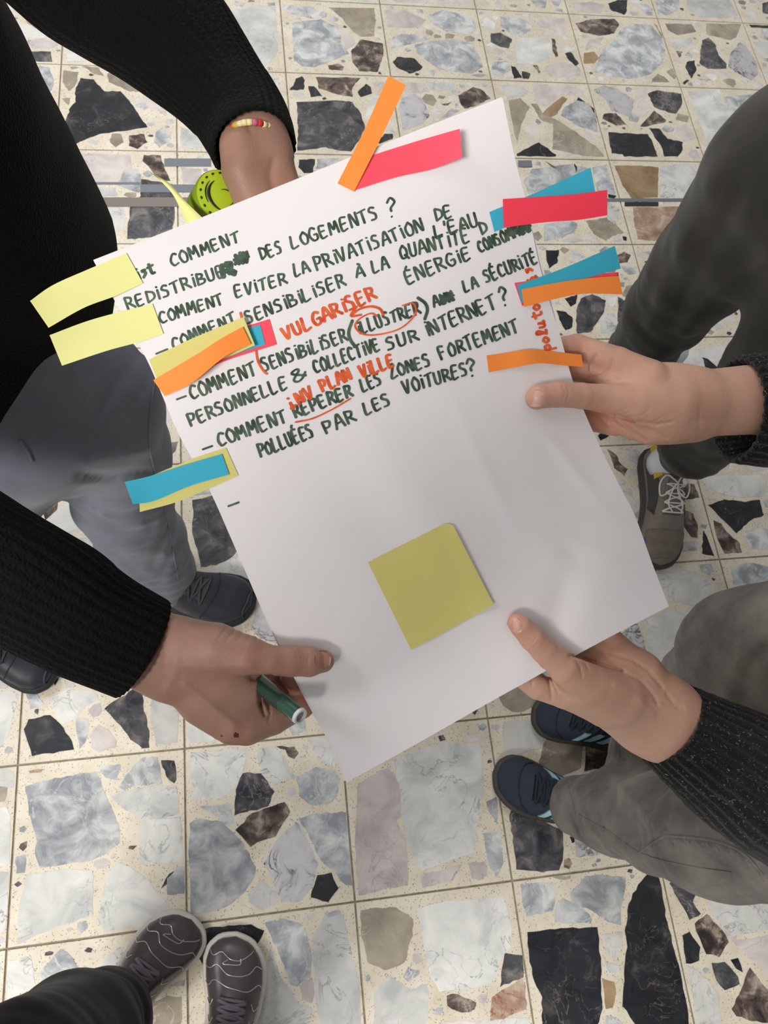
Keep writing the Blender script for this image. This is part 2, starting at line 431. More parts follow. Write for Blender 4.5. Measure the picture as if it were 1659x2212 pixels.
((0, 1612), '''T -60,90 20,100 45,150 50,230 30,330 -60,350
W -60,390 40,360 65,420 60,700 -60,720
W -60,745 50,750 45,1000 30,1100 -60,1150
R 170,148 260,138 240,155 180,160
G 150,240 260,210 400,180 570,150 600,200 650,330 710,470 715,580 640,640 550,680 410,700 240,725 210,640 215,540 170,400
G 590,125 640,110 720,105 700,205 630,190
G 705,245 750,170 850,70 940,65 960,185 970,225 820,235 740,260
D 960,85 1040,85 1055,200 1040,220 990,180
W 660,300 740,265 900,235 1055,235 1070,400 1000,430 900,435 820,430 740,380
W 830,445 1080,415 1090,560 1095,690 830,710
G 95,660 150,645 155,720 150,755 95,760
W 160,765 340,740 550,740 560,870 555,1010 400,1060 250,1120 105,1185 110,1000 130,880
W 640,770 700,690 780,720 870,790 960,890 1045,985 1000,1030 860,1075 620,1110 590,1050 600,900
G 1000,790 1060,720 1100,720 1100,880 1000,885
B 960,850 1010,760 1050,740 1030,800
W 50,1280 185,1255 200,1340 210,1420 50,1510 40,1400
G 220,1370 290,1290 360,1210 400,1230 440,1270 470,1330 350,1345 270,1390
W 570,1320 640,1250 740,1190 720,1270 690,1340
W 1140,35 1475,12 1450,140 1420,230 1330,310 1140,325
D 1410,260 1450,160 1560,160 1640,270 1600,360 1400,415
G 1190,360 1380,340 1400,440 1370,480 1300,420
G 1130,460 1200,430 1330,450 1440,560 1530,720 1510,800 1430,900 1380,940 1250,990 1140,1000 1135,800 1125,600
K 1150,1090 1330,1078 1500,1062 1580,1100 1530,1190 1220,1340 1180,1240
T 830,1650 870,1540 1000,1490 1085,1500 1080,1700 850,1750
G 1010,1440 1080,1395 1105,1400 1100,1430'''),
((530, 1612), '''B 185,0 290,0 320,40 290,75 255,60 240,20
W 60,5 170,5 230,60 240,75 300,190 170,225 100,170
W 370,-50 480,-40 550,60 530,130 430,60
G 305,180 420,125 540,150 565,200 550,290 500,345 400,350 320,300
B -60,500 40,400 150,360 235,335 270,390 215,480 180,540 70,575 30,600 -20,540
G 320,430 420,400 600,395 635,600 640,830 600,830 520,740 450,680 390,560
M 110,700 190,560 300,450 330,470 400,620 435,700 405,830 330,925 220,930 180,860
K 430,770 515,755 555,850 520,890 495,930 390,905 410,830
W 15,880 100,800 190,870 180,940 100,980 20,930
P 665,240 760,170 860,120 920,230 930,420 900,440 960,560 970,830 800,860 675,890 655,600
W 870,90 1000,30 1200,-20 1400,-10 1425,100 1420,300 1380,500 1360,640 1180,700 1050,745 990,650 960,520 935,420 920,230
G 1440,330 1500,305 1510,380 1505,470 1450,380
G 1420,520 1520,520 1540,700 1500,790 1450,700
P 1045,770 1290,705 1240,800 1060,845
P 1330,700 1430,690 1450,770 1400,800 1350,790
G 115,1055 220,1025 330,1060 370,1140 400,1250 390,1370 310,1440 270,1420 200,1240 150,1130
W 400,1150 480,1000 590,1000 620,1200 680,1400 695,1600 690,1700 450,1700 420,1500 405,1250
W 150,1200 200,1350 320,1540 400,1570 370,1700 50,1700 60,1450 130,1300
P 320,1430 400,1380 415,1480 400,1535 340,1510
T 690,980 860,960 900,965 1000,1030 1000,1130 950,1290 830,1340 730,1290 690,1100
G 940,1380 970,1320 1040,1340 1040,1360 970,1405
W 765,1480 830,1400 860,1360 900,1400 990,1450 1080,1420 1100,1480 1080,1700 765,1700
W 1020,970 1200,920 1540,900 1585,1060 1585,1190 1540,1250 1460,1430 1300,1460 1160,1465 1100,1350 1070,1200 1040,1050
B 1205,1490 1270,1480 1380,1530 1370,1570 1290,1590 1205,1550
D 1550,1235 1655,1250 1659,1380 1600,1400 1520,1440 1530,1330
W 1150,1650 1400,1640 1690,1620 1700,1750 1150,1750
G 470,990 570,980 560,1005 490,1020'''),
((1059, 1612), '''D 115,410 130,370 430,500 435,650 410,740 310,755 155,735 140,600
M 500,520 680,580 720,640 600,660 510,660
K 475,540 510,535 508,570 490,580
B 440,680 470,665 490,700 470,735 440,720
W 770,650 850,640 920,675 800,690
G 180,825 380,815 385,930 370,985 215,1020 190,920
G 385,1050 385,960 430,905 540,950 610,1030 600,1060 450,1060
G 470,880 570,775 700,770 810,785 800,880 780,980 780,1070 700,1050 600,980 490,940
T 370,775 480,772 480,790 420,795
K 985,722 1020,830 1055,1050 1125,1300 1185,1600 1190,1720 900,1720 790,1550 800,1400 810,1240 820,1200 805,1100 820,980 850,880 920,780
K 220,1110 420,1085 640,1080 660,1300 670,1570 625,1720 310,1720 310,1500 260,1400 230,1250
W 665,1130 790,1110 790,1180 770,1250 730,1265 690,1220
W 680,1290 760,1310 780,1370 700,1340
O 665,1385 740,1410 750,1450 730,1560 690,1570 680,1480
R 10,1500 100,1440 190,1385 212,1430 215,1570 80,1630 0,1640
W 690,1610 760,1625 850,1720 690,1720
D 1070,820 1140,745 1240,770 1230,870 1210,930 1260,1000 1190,1040 1150,960
B 1220,1060 1290,1000 1380,1090 1425,1170 1370,1260 1290,1240 1250,1150
K 1145,1130 1190,1105 1255,1200 1250,1280 1170,1300
W 1300,830 1440,790 1659,830 1720,850 1720,1080 1600,1110 1440,1130 1380,1060 1310,1000
P 1330,1040 1480,1160 1700,1120 1700,1400 1540,1260 1440,1160
K 1435,1275 1480,1265 1510,1350 1470,1330
D 1320,1295 1400,1290 1480,1380 1490,1420 1400,1455 1350,1400
W 1170,1310 1220,1330 1300,1400 1370,1500 1370,1600 1390,1720 1245,1720 1190,1420
B 1550,1320 1640,1440 1720,1500 1720,1659 1560,1640 1470,1610 1440,1570 1500,1450'''),
]
floor = mesh('floor', [(-3, -5.2, -0.0028), (4.5, -5.2, -0.0028), (4.5, 2, -0.0028), (-3, 2, -0.0028), (-3, -5.2, -0.05), (4.5, -5.2, -0.05), (4.5, 2, -0.05), (-3, 2, -0.05)],
             [(0, 1, 2, 3), (7, 6, 5, 4), (0, 4, 5, 1), (1, 5, 6, 2), (2, 6, 7, 3), (3, 7, 4, 0)], GROUT, None, False)
tag(floor, 'floor of square terrazzo tiles set with large marble pieces', None, None, 'structure')
CEIL, _nt, _b = nm('white_painted_plaster', 0.9, (0.75, 0.75, 0.74))
def slab(name, x0, y0, z0, x1, y1, z1):
    v = [(x, y, z) for z in (z0, z1) for x, y in ((x0, y0), (x1, y0), (x1, y1), (x0, y1))]
    return tag(mesh(name, v, [(3, 2, 1, 0), (4, 5, 6, 7), (0, 1, 5, 4), (1, 2, 6, 5), (2, 3, 7, 6), (3, 0, 4, 7)], CEIL, None, False), kind='structure')
slab('ceiling', -3, -5.2, 3.2, 4.5, 2, 3.3); slab('wall_back', -3, 2, -0.05, 4.5, 2.12, 3.3)
rnd = random.Random(4)
GR = 0.0017
tile_me = bpy.data.meshes.new('tile'); bmt = bmesh.new(); bmesh.ops.create_cube(bmt, size=1)
for q in bmt.verts: q.co = Vector((q.co.x * (TS - 2 * GR), q.co.y * (TS - 2 * GR), q.co.z * 0.0024 - 0.0012))
bmesh.ops.bevel(bmt, geom=[e for e in bmt.edges if min(v_.co.z for v_ in e.verts) > -0.0005], offset=0.0007, segments=1, affect='EDGES')
bmt.to_mesh(tile_me); bmt.free(); tile_me.materials.append(MATRIX)
tiles = {}
def rough_poly(P, seed, sub=6, amp=0.0019):
    r = random.Random(seed); out = []
    for i in range(len(P)):
        a = np.array(P[i]); b_ = np.array(P[(i + 1) % len(P)]); d = b_ - a; L = np.linalg.norm(d) + 1e-9; nn = np.array([-d[1], d[0]]) / L
        k = max(1, min(sub, int(L / 0.009)))
        for j in range(k):
            o_ = r.uniform(-1, 1) * amp * (0.4 if j == 0 else 1); out.append(a + d * j / k + nn * o_)
    return out
def prism(P, z0, z1, o=(0, 0)):
    nP = len(P); v = [(p[0] - o[0], p[1] - o[1], z1) for p in P] + [(p[0] - o[0], p[1] - o[1], z0) for p in P]
    return v, [tuple(range(nP))] + [(i, i + nP, (i + 1) % nP + nP, (i + 1) % nP) for i in range(nP)]
def ccw(P):
    a = sum(P[i][0] * P[(i + 1) % len(P)][1] - P[(i + 1) % len(P)][0] * P[i][1] for i in range(len(P))); return P if a > 0 else P[::-1]
per_tile = {}
for (ox, oy), txt in STONES:
    for line in txt.split('\n'):
        t = line.split(); P = []
        for q in t[1:]:
            x, y = q.split(','); w = atz(ox + float(x) / 2.765, oy + float(y) / 2.765, 0.0); P.append((w[0], w[1]))
        P = ccw(P); cx = sum(p[0] for p in P) / len(P); cy = sum(p[1] for p in P) / len(P)
        key = (math.floor(cx / TS), math.floor(cy / TS))
        lo = [(key[i] * TS) + GR + 0.0008 for i in (0, 1)]; hi = [(key[i] + 1) * TS - GR - 0.0008 for i in (0, 1)]
        per_tile.setdefault(key, []).append((t[0], P, lo, hi))
def clampP(P, lo, hi): return [(min(max(p[0], lo[0]), hi[0]), min(max(p[1], lo[1]), hi[1])) for p in P]
nst = 0
def box(P): return min(p[0] for p in P), min(p[1] for p in P), max(p[0] for p in P), max(p[1] for p in P)
def inpoly(x, y, P):
    c = False; j = len(P) - 1
    for i in range(len(P)):
        if (P[i][1] > y) != (P[j][1] > y) and x < (P[j][0] - P[i][0]) * (y - P[i][1]) / (P[j][1] - P[i][1]) + P[i][0]: c = not c
        j = i
    return c
for i in range(-5, 12):
    for j in range(-15, 4):
        if len(tiles) >= 298: break
        if (i < -2 or i > 9) and (j < -11 or j > 1): continue
        o = link('tile', tile_me, None, floor, False); o.location = ((i + .5) * TS, (j + .5) * TS, 0); tiles[i, j] = o
        k = (i, j); kinds = 'WWWGGGPPTBDKD'
        own = per_tile.get(k, [])
        for (kd, P, lo, hi) in own:
            Q = clampP(rough_poly(clampP(P, lo, hi), nst), lo, hi); v_, f_ = prism(Q, -0.002, 0.00025 + 0.0003 * rnd.random(), o.location)
            s_ = mesh('stone', v_, f_, SM[kd], o, False); nst += 1
        # small fill stones and, where the photo shows nothing, larger ones
        fill = {}
        placed = [P for (_, P, _, _) in own]; lo = (i * TS + 0.004, j * TS + 0.004); hi = ((i + 1) * TS - 0.004, (j + 1) * TS - 0.004)
        for (size, tries) in ((0.062, 14), (0.04, 40 if own else 26), (0.024, 110 if own else 30), (0.014, 120 if own else 20), (0.008, 50 if own else 10)):
            pale = own and size > 0.012
            for _ in range(tries):
                r_ = size * rnd.uniform(0.75, 1.25); x = rnd.uniform(lo[0] + r_ * .7, hi[0] - r_ * .7); y = rnd.uniform(lo[1] + r_ * .7, hi[1] - r_ * .7)
                na = rnd.randint(4, 6); a0 = rnd.random() * 6; st = rnd.uniform(0.6, 1)
                Q = [(x + r_ * rnd.uniform(.55, 1.15) * math.cos(a0 + a * 6.283 / na), y + st * r_ * rnd.uniform(.55, 1.15) * math.sin(a0 + a * 6.283 / na)) for a in range(na)]
                Q = clampP(Q, lo, hi); bb = box(Q); ok = True
                for P in placed:
                    b2 = box(P)
                    if bb[0] < b2[2] + .003 and bb[2] > b2[0] - .003 and bb[1] < b2[3] + .003 and bb[3] > b2[1] - .003:
                        if size > 0.03 and not own: ok = False; break
                        if any(inpoly(qx + ddx, qy + ddy, P) for qx, qy in Q + [(x, y)] for ddx, ddy in ((0, 0), (.003, 0), (-.003, 0), (0, .003), (0, -.003))) or any(inpoly(px_, py_, Q) for px_, py_ in P): ok = False; break
                if ok:
                    placed.append(Q); kd = rnd.choice('WWPPGGT' if pale else ('GGWPTDB' if size < .012 else kinds)); g = fill.setdefault(kd, []); g.append(Q)
        if fill:
            gg = G(); ks = sorted(fill)
            for mi, kd in enumerate(ks):
                for Q in fill[kd]:
                    v_, f_ = prism(rough_poly(ccw(Q), rnd.random(), 3, 0.0007), -0.002, 0.0003, o.location); gg.add(v_, f_, mi)
            tag(gg.build('small_stones', [SM[k_] for k_ in ks], o, False), kind='stuff')
print('stones', nst, 'tiles', len(tiles))
BAR_G, nt, b = nm('grey_floor_strip', 0.5, S(112, 116, 124))  # thin flat bars of one even colour each, lying on the tiles
BAR_K, nt, b = nm('black_floor_strip', 0.5, S(38, 40, 42))
BAR_B, nt, b = nm('brown_grey_floor_strip', 0.5, S(122, 112, 106))
for (x0, y0, x1, y1, mt_, lb) in [(355, 343, 456, 360, BAR_G, 'grey strip on the floor above the lime tape roll'),
     (174, 394, 304, 399, BAR_G, 'thinnest grey strip on the floor beside the black jumper'), (303, 399, 448, 416, BAR_G, 'grey strip on the floor left of the lime tape roll'),
     (205, 427, 446, 447, BAR_B, 'brown-grey strip on the floor, lowest left of the lime tape roll'), (1119, 347, 1148, 361, BAR_G, 'short grey strip on the floor right of the paper top corner'),
     (1300, 429, 1500, 436, BAR_G, 'long thin grey line on the floor beside the pink marker strip'), (1349, 437, 1422, 446, BAR_K, 'short black strip under the thin grey line on the floor'),
     (76, 1007, 142, 1015, BAR_G, 'thin grey strip on the floor between the grey trouser legs')]:
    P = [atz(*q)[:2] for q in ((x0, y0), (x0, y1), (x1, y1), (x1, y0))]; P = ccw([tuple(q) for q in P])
    v_, f_ = prism(P, 0.0007, 0.0011); o = mesh('floor_strip', v_, f_, mt_, None, False); tag(o, lb, 'tape', 'flat strips on the floor')
# ================================================================ PAPER
def PM(name, col, rough=0.7, tr=0.0, noise=0.03):
    mt, nt, b = nm(name, rough, col, spec=0.25); n = N(nt)
    tc = n('TexCoord').outputs['Object']
    n1 = n('TexNoise', {'Vector': tc, 'Scale': 40, 'Detail': 4}).outputs[0]
    d = tuple(max(0, x * (1 - noise)) for x in col)
    nt.links.new(mixc(n, n1, col, d), b.inputs['Base Color'])
    bump(n, b, n('TexNoise', {'Vector': tc, 'Scale': 900, 'Detail': 3}).outputs[0], 0.12, 0.0003); return mt
PAPER = PM('white_drawing_paper', (0.84, 0.805, 0.83))
YEL = PM('yellow_sticky_paper', S(234, 232, 156)); YEL2 = PM('dull_yellow_sticky_paper', S(218, 209, 128)); PNK = PM('pink_sticky_paper', S(255, 84, 104)); PNK2 = PM('red_pink_sticky_paper', S(248, 66, 88))
BLU = PM('blue_sticky_paper', S(64, 176, 206)); ORG = PM('orange_sticky_paper', S(255, 146, 66))
# sheet: A3, pose measured from its corners; camera-space plane + small bends
cTL, cTR, cBR, cBL = np.array([-.1824, -.1592, .4786]), np.array([.081, -.287, .528]), np.array([.241, .085, .639]), np.array([-.023, .213, .589])
NP_ = np.cross(cTR - cTL, cBL - cTL); NP_ /= np.linalg.norm(NP_); NP_ *= -np.sign(NP_[2])      # towards the camera
EX = (cTR - cTL) / np.linalg.norm(cTR - cTL); EY = np.cross(EX, NP_); EY *= np.sign(EY @ (cBL - cTL))
PWd, PHt = 0.297, 0.420
def crest(x, y, x0, y0, ang, L, w, a):
    c, s_ = math.cos(ang), math.sin(ang); u = (x - x0) * c + (y - y0) * s_; v = -(x - x0) * s_ + (y - y0) * c
    return a * np.exp(-(u / L) ** 2 - (v / w) ** 2)
def hgt(x, y):                              # height of the sheet over its plane (metres, + = towards viewer)
    u = x / PWd; v = y / PHt
    h = -0.010 * np.maximum(u - 0.55, 0) ** 2 / 0.2025 * np.exp(-((v - 0.47) / 0.26) ** 2)
    h = h + 0.004 * np.sin(3.1 * u + 0.4) * np.sin(2.5 * v)
    h = h + crest(x, y, 0.135, 0.25, 1.35, 0.10, 0.020, 0.0028) - crest(x, y, 0.10, 0.27, 1.3, 0.08, 0.018, 0.002)
    h = h + crest(x, y, 0.21, 0.31, 1.1, 0.06, 0.012, 0.0018) + crest(x, y, 0.245, 0.33, 0.9, 0.05, 0.009, 0.0014)
    h = h - crest(x, y, 0.205, 0.37, -0.9, 0.05, 0.016, 0.003) - crest(x, y, 0.03, 0.345, 0.2, 0.04, 0.02, 0.002)
    h = h + crest(x, y, 0.19, 0.24, 1.5, 0.05, 0.007, 0.0009) + crest(x, y, 0.26, 0.27, 1.25, 0.04, 0.006, 0.001)
    return h
def psurf(x, y, e=0.0):                     # sheet coords -> camera space
    h = hgt(x, y) + e; return cTL + np.multiply.outer(x, EX) + np.multiply.outer(y, EY) + np.multiply.outer(h, NP_)
def pix2sheet(px, py, e=0.0):
    r = np.array([(px - 829.5) / FPX, (py - 1106) / FPX, 1.0]); h = 0.0
    for _ in range(8):
        t = ((cTL + NP_ * (h + e)) @ NP_) / (r @ NP_); q = r * t - cTL; x, y = q @ EX, q @ EY; h = float(hgt(np.float64(x), np.float64(y)))
    return x, y
def onpaper(px, py, e=0.0):                 # point of the photo on the sheet, e metres in front of it
    x, y = pix2sheet(px, py, e); return cam2w(psurf(np.float64(x), np.float64(y), e))
def pdep(px, py, e=0.0):
    r = np.array([(px - 829.5) / FPX, (py - 1106) / FPX, 1.0]); return float((cTL + NP_ * e) @ NP_ / (r @ NP_))
EDG = {'L': [(206, 562), (262, 668), (322, 778), (358, 862), (396, 950), (455, 1055), (515, 1190), (600, 1385), (668, 1520), (727, 1628), (748, 1690)],
       'R': [(1088, 210), (1118, 345), (1148, 470), (1182, 590), (1216, 735), (1245, 840), (1290, 950), (1345, 1060), (1372, 1115), (1410, 1220), (1446, 1310)],
       'T': [(206, 562), (420, 478), (640, 389), (860, 300), (1088, 210)], 'B': [(748, 1690), (900, 1607), (1060, 1516), (1175, 1452), (1320, 1375), (1446, 1310)]}
ED = {k: spline([pix2sheet(*p) for p in v], 41 if k in 'TB' else 57) for k, v in EDG.items()}
EDF = spline([pix2sheet(*p) for p in [(1086, 212), (1113, 345), (1138, 440), (1150, 500), (1166, 575), (1190, 660), (1213, 735), (1243, 840), (1289, 950), (1344, 1060), (1372, 1115), (1410, 1220), (1445, 1310)]], 57)
def sheet_xy(u, v):                         # Coons patch over the four measured edges
    def at(k, t):
        A = ED[k]; q = t * (len(A) - 1); i = min(int(q), len(A) - 2); f = q - i; return A[i] * (1 - f) + A[i + 1] * f
    T_, B_, L_, R_ = at('T', u), at('B', u), at('L', v), at('R', v)
    return (1 - v) * T_ + v * B_ + (1 - u) * L_ + u * R_ - ((1 - u) * (1 - v) * ED['T'][0] + u * (1 - v) * ED['T'][-1] + (1 - u) * v * ED['B'][0] + u * v * ED['B'][-1])
def sheet_mesh(name, mat, parent, off=0.0, dx=0.0, dy=0.0, th=0.00025, nu=110, nv=150):
    v = []
    for e in (0, -th):
        for j in range(nv + 1):
            for i in range(nu + 1):
                x, y = sheet_xy(i / nu, j / nv); v.append(cam2w(psurf(x + dx, y + dy, off + e)))
    W1 = nu + 1; K = W1 * (nv + 1); f = []
    for j in range(nv):
        for i in range(nu):
            a = j * W1 + i; f.append((a, a + W1, a + W1 + 1, a + 1)); f.append((a + K + 1, a + W1 + 1 + K, a + W1 + K, a + K))
    rim = [i for i in range(W1)] + [j * W1 + nu for j in range(1, nv + 1)] + [nv * W1 + i for i in range(nu - 1, -1, -1)] + [j * W1 for j in range(nv - 1, 0, -1)]
    for a, c in zip(rim, rim[1:] + rim[:1]): f.append((a, c, c + K, a + K))
    o = mesh(name, v, f, mat, parent); o.data.set_sharp_from_angle(angle=0.8); return o
pap = empty('paper_sheet', onpaper(820, 900), 'large white sheet covered in green and orange handwriting, held by four hands', 'paper')
sheet_mesh('back_sheet', PAPER, pap, -0.0015, -0.0012, -0.0008, nu=30, nv=60); ED['R'] = EDF; sheet_mesh('front_sheet', PAPER, pap)
# ---- handwriting: a stroke alphabet shaped after the writer's capitals, one part per word
ST = {'A': '0,0 .42,1 .8,0|.15,.35 .68,.4', 'B': '.05,0 .1,1|.1,1 .55,.85 .5,.58 .12,.52|.12,.52 .68,.38 .6,.08 .05,0', 'C': '.72,.86 .35,1 .05,.5 .25,.04 .7,.12',
 'D': '.1,0 .12,1|.12,1 .7,.75 .72,.3 .1,0', 'E': '.65,.97 .12,.95 .08,.02 .62,.04|.1,.5 .55,.54', 'F': '.65,.97 .1,.95 .05,0|.1,.52 .5,.54', 'G': '.72,.86 .35,1 .04,.5 .28,.03 .68,.12 .7,.45 .42,.45',
 'I': '.2,0 .2,.75|.2,.95 .22,.99', 'J': '.5,1 .5,.2 .2,0', 'K': '.1,0 .1,1|.65,1 .1,.45 .7,0', 'L': '.12,1 .05,.02 .62,.05', 'M': '.02,0 .12,1 .42,.35 .72,1 .82,0', 'N': '.05,0 .1,1 .65,.02 .7,1', 'O': '.4,1 .05,.6 .2,.05 .6,.08 .72,.6 .4,1',
 'P': '.08,0 .1,1|.1,1 .65,.85 .5,.48 .1,.45', 'Q': '.4,1 .05,.6 .2,.05 .6,.08 .72,.6 .4,1|.45,.25 .85,-.1', 'R': '.08,0 .1,1|.1,1 .62,.84 .5,.52 .1,.48|.3,.5 .8,.02', 'S': '.65,.92 .3,1 .12,.72 .55,.45 .5,.08 .05,.04',
 'T': '.35,0 .4,.97|.02,.9 .8,1', 'U': '.08,1 .1,.15 .4,0 .62,.2 .68,1', 'V': '.05,1 .32,0 .72,1', 'W': '.02,1 .2,0 .42,.7 .6,0 .82,1', 'X': '.05,0 .7,1|.08,1 .7,0', 'Z': '.05,.95 .65,1 .05,0 .75,.05',
 'i': '.2,0 .22,.62|.22,.88 .24,.93', '?': '.05,.8 .3,1.05 .62,.8 .3,.5 .3,.3|.26,.02 .3,.0', '&': '.75,.1 .1,.8 .4,1 .5,.75 .05,.3 .2,0 .5,.05 .8,.45', '-': '0,.4 .8,.42', "'": '.2,1.05 .12,.75', '(': '.5,1.3 .12,.6 .3,-.35', ')': '.1,1.3 .5,.6 .1,-.3',
 '+': '.0,.05 .6,.1|.2,.5 .25,-.1|.2,.85 .22,.9', 's': '.5,.6 .15,.6 .4,.3 .05,.02', 't': '.3,1 .25,.1 .5,0|.02,.7 .6,.75', 'o': '.3,.6 .05,.3 .25,0 .5,.3 .3,.6', 'l': '.1,0 .5,.9 .25,1 .2,.1 .45,0', 'u': '.1,.6 .1,.1 .4,.05 .5,.6 .5,0 .65,.05', 'p': '.15,.6 .1,-.5|.12,.5 .5,.6 .5,.15 .12,.1', 'e': '.05,.3 .5,.35 .3,.6 .05,.3 .25,0 .5,.08', '#': '0,.1 .8,.9|.1,.9 .7,.05|.4,1 .45,0|0,.5 .85,.5|.05,.25 .8,.7|.1,.7 .75,.25|.2,.05 .6,.95'}
WID = {'I': .42, 'i': .42, "'": .3, '(': .55, ')': .55, 'M': .98, 'W': .98, 'l': .55, 'T': .9, 's': .6, 'o': .62, 'p': .65, 't': .6}
ACC = {'É': ('E', '.3,1.12 .5,1.3'), 'À': ('A', '.3,1.3 .5,1.15'), 'È': ('E', '.3,1.3 .5,1.15'), 'é': ('e', '.25,.75 .45,.95')}
mk, nt_, b_ = nm('green_marker_ink', 0.55, S(58, 80, 64)); n = N(nt_)
nt_.links.new(ramp(n, n('TexNoise', {'Vector': n('TexCoord').outputs['Object'], 'Scale': 160, 'Detail': 3}).outputs[0], [(0.35, S(42, 62, 50)), (0.7, S(84, 108, 88))]), b_.inputs['Base Color']); GRN = mk
mk, nt_, b_ = nm('orange_marker_ink', 0.55, S(226, 88, 36)); n = N(nt_)
nt_.links.new(ramp(n, n('TexNoise', {'Vector': n('TexCoord').outputs['Object'], 'Scale': 160, 'Detail': 3}).outputs[0], [(0.35, S(214, 74, 30)), (0.7, S(240, 112, 60))]), b_.inputs['Base Color']); OIN = mk
wr = random.Random(8); lay = [0.00008]
def stroke(gg, pts, w):                     # ribbon of marker ink on the sheet, in photo points
    P = spline(pts, max(6, 5 * len(pts))) if len(pts) > 2 else np.array([np.array(pts[0]) * (1 - t) + np.array(pts[1]) * t for t in np.linspace(0, 1, 5)])
    T = np.gradient(P, axis=0); T /= np.linalg.norm(T, axis=1)[:, None] + 1e-9; Nn = np.column_stack([-T[:, 1], T[:, 0]])
    wd_ = w * (0.82 + 0.36 * np.abs(T @ np.array([0.5, 0.86]))) * 0.5; n_ = len(P)
    P = np.vstack([P[0] - T[0] * w * .3, P, P[-1] + T[-1] * w * .3]); Nn = np.vstack([Nn[0], Nn, Nn[-1]]); wd_ = np.concatenate([[w * .25], wd_, [w * .25]])
    e = lay[0]; lay[0] += 0.0000011; v = []
    for p, q, r_ in zip(P, Nn, wd_): v += [onpaper(*(p + q * r_), e), onpaper(*(p - q * r_), e)]
    gg.add(v, [(2 * i, 2 * i + 1, 2 * i + 3, 2 * i + 2) for i in range(len(P) - 1)])
def word(txt, x0, y0, x1, y1, h, mat=None, w=4.9, lean=0.0, flat_=False):
    gg = G(); a = math.atan2(y1 - y0, x1 - x0); L = math.hypot(x1 - x0, y1 - y0); tot = sum(WID.get(c, .86) for c in txt) - .12; k = L / tot
    ex = np.array([math.cos(a), math.sin(a)]); ey = np.array([math.sin(a), -math.cos(a)]); s = 0
    for c in txt:
        o = np.array([x0, y0]) + ex * s * k; s += WID.get(c, .86); acc = None
        if c in ACC: c, acc = ACC[c]
        if c == ' ': continue
        j = wr.uniform(-.06, .06); h_ = h * .93; hh = h_ * wr.uniform(.92, 1.06)
        for part in ST[c].split('|') + ([acc] if acc else []):
            pts = []
            for q in part.split():
                u, v_ = map(float, q.split(',')); pts.append(o + ex * (u * k * .88 + (lean + j) * v_ * h) + ey * v_ * hh + np.array([wr.uniform(-.5, .5), wr.uniform(-.5, .5)]))
            stroke(gg, pts, w)
    return gg.build('handwritten_word', mat or GRN, pap, False)
for a in [('ist', 299, 605, 336, 588, 26, None, 6.5), ('COMMENT', 372, 576, 521, 521, 27), ('REDISTRIBUER', 276, 670, 512, 587, 28), ('R', 480, 600, 510, 592, 26, None, 11), ('#', 508, 574, 540, 566, 26, None, 8), ('DES', 565, 561, 612, 545, 29), ('LOGEMENTS', 632, 537, 820, 471, 30),
          ('?', 838, 470, 862, 466, 40), ('COMMENT', 347, 699, 486, 656, 27), ('EVITER', 510, 643, 622, 612, 28), ('LA', 638, 597, 671, 586, 28), ('PRIVATISATION', 684, 585, 918, 497, 31), ('DE', 942, 478, 980, 467, 27), ("L'EAU", 942, 515, 1036, 487, 31),
          ('-', 338, 768, 364, 757, 10), ('COMMENT', 376, 757, 514, 697, 28), ('SENSIBILISER', 534, 700, 749, 616, 30), ('À', 770, 600, 790, 596, 24), ('LA', 807, 589, 842, 578, 28), ('QUANTITÉ', 866, 560, 1018, 521, 32), ('D', 1040, 507, 1056, 502, 28),
          ('ÉNERGIE', 881, 614, 1021, 557, 31), ('CONSOMMÉE', 1038, 546, 1150, 497, 27), ('##', 1098, 512, 1150, 497, 22, None, 5), ('-', 383, 866, 404, 858, 8), ('COMMENT', 415, 863, 558, 808, 31), ('SENSIBILISER', 571, 803, 753, 735, 31),
          ('iLLUSTRER', 776, 722, 910, 677, 29), ('AUX', 938, 664, 984, 648, 26), ('#', 955, 658, 984, 648, 22, None, 5), ('LA', 1004, 631, 1035, 619, 27), ('SÉCURITÉ', 1050, 611, 1164, 566, 30),
          ('PERSONNELLE', 412, 921, 624, 837, 30), ('&', 636, 828, 666, 812, 28), ('COLLECTIVE', 682, 807, 823, 755, 30), ('SUR', 837, 757, 907, 734, 27), ('INTERNET', 924, 727, 1077, 664, 33), ('?', 1084, 662, 1106, 656, 40),
          ('-', 438, 974, 460, 966, 8), ('COMMENT', 474, 965, 624, 910, 31), ('REPERER', 638, 903, 764, 855, 29, None, 5.4), ('LES', 784, 846, 827, 829, 29), ('ZONES', 845, 817, 933, 789, 29), ('FORTEMENT', 953, 777, 1124, 716, 32),
          ('POLLUÉES', 563, 988, 680, 942, 31), ('PAR', 704, 938, 771, 908, 31), ('LES', 790, 896, 847, 873, 29), ('VOITURES', 875, 851, 1013, 809, 30), ('?', 1012, 814, 1036, 808, 36), ('-', 494, 1096, 518, 1088, 8),
          ('VULGARISER', 616, 735, 815, 643, 31, OIN, 5.8), ('+NV', 628, 883, 680, 857, 29, OIN, 5.8), ('PLAN', 697, 847, 762, 818, 28, OIN, 5.8), ('VILLE', 783, 816, 854, 789, 29, OIN, 5.8)]:
    word(*a)
word('poluto', 1192, 757, 1163, 655, 24, OIN, 5.5); word('és', 1163, 606, 1146, 574, 24, OIN, 5.5)
for pts, w in [([(761, 692), (753, 717), (757, 735), (768, 750)], 6), ([(902, 643), (918, 655), (923, 670), (917, 690)], 6)]:
    gg = G(); stroke(gg, pts, w); gg.build('bracket_mark', GRN, pap, False)
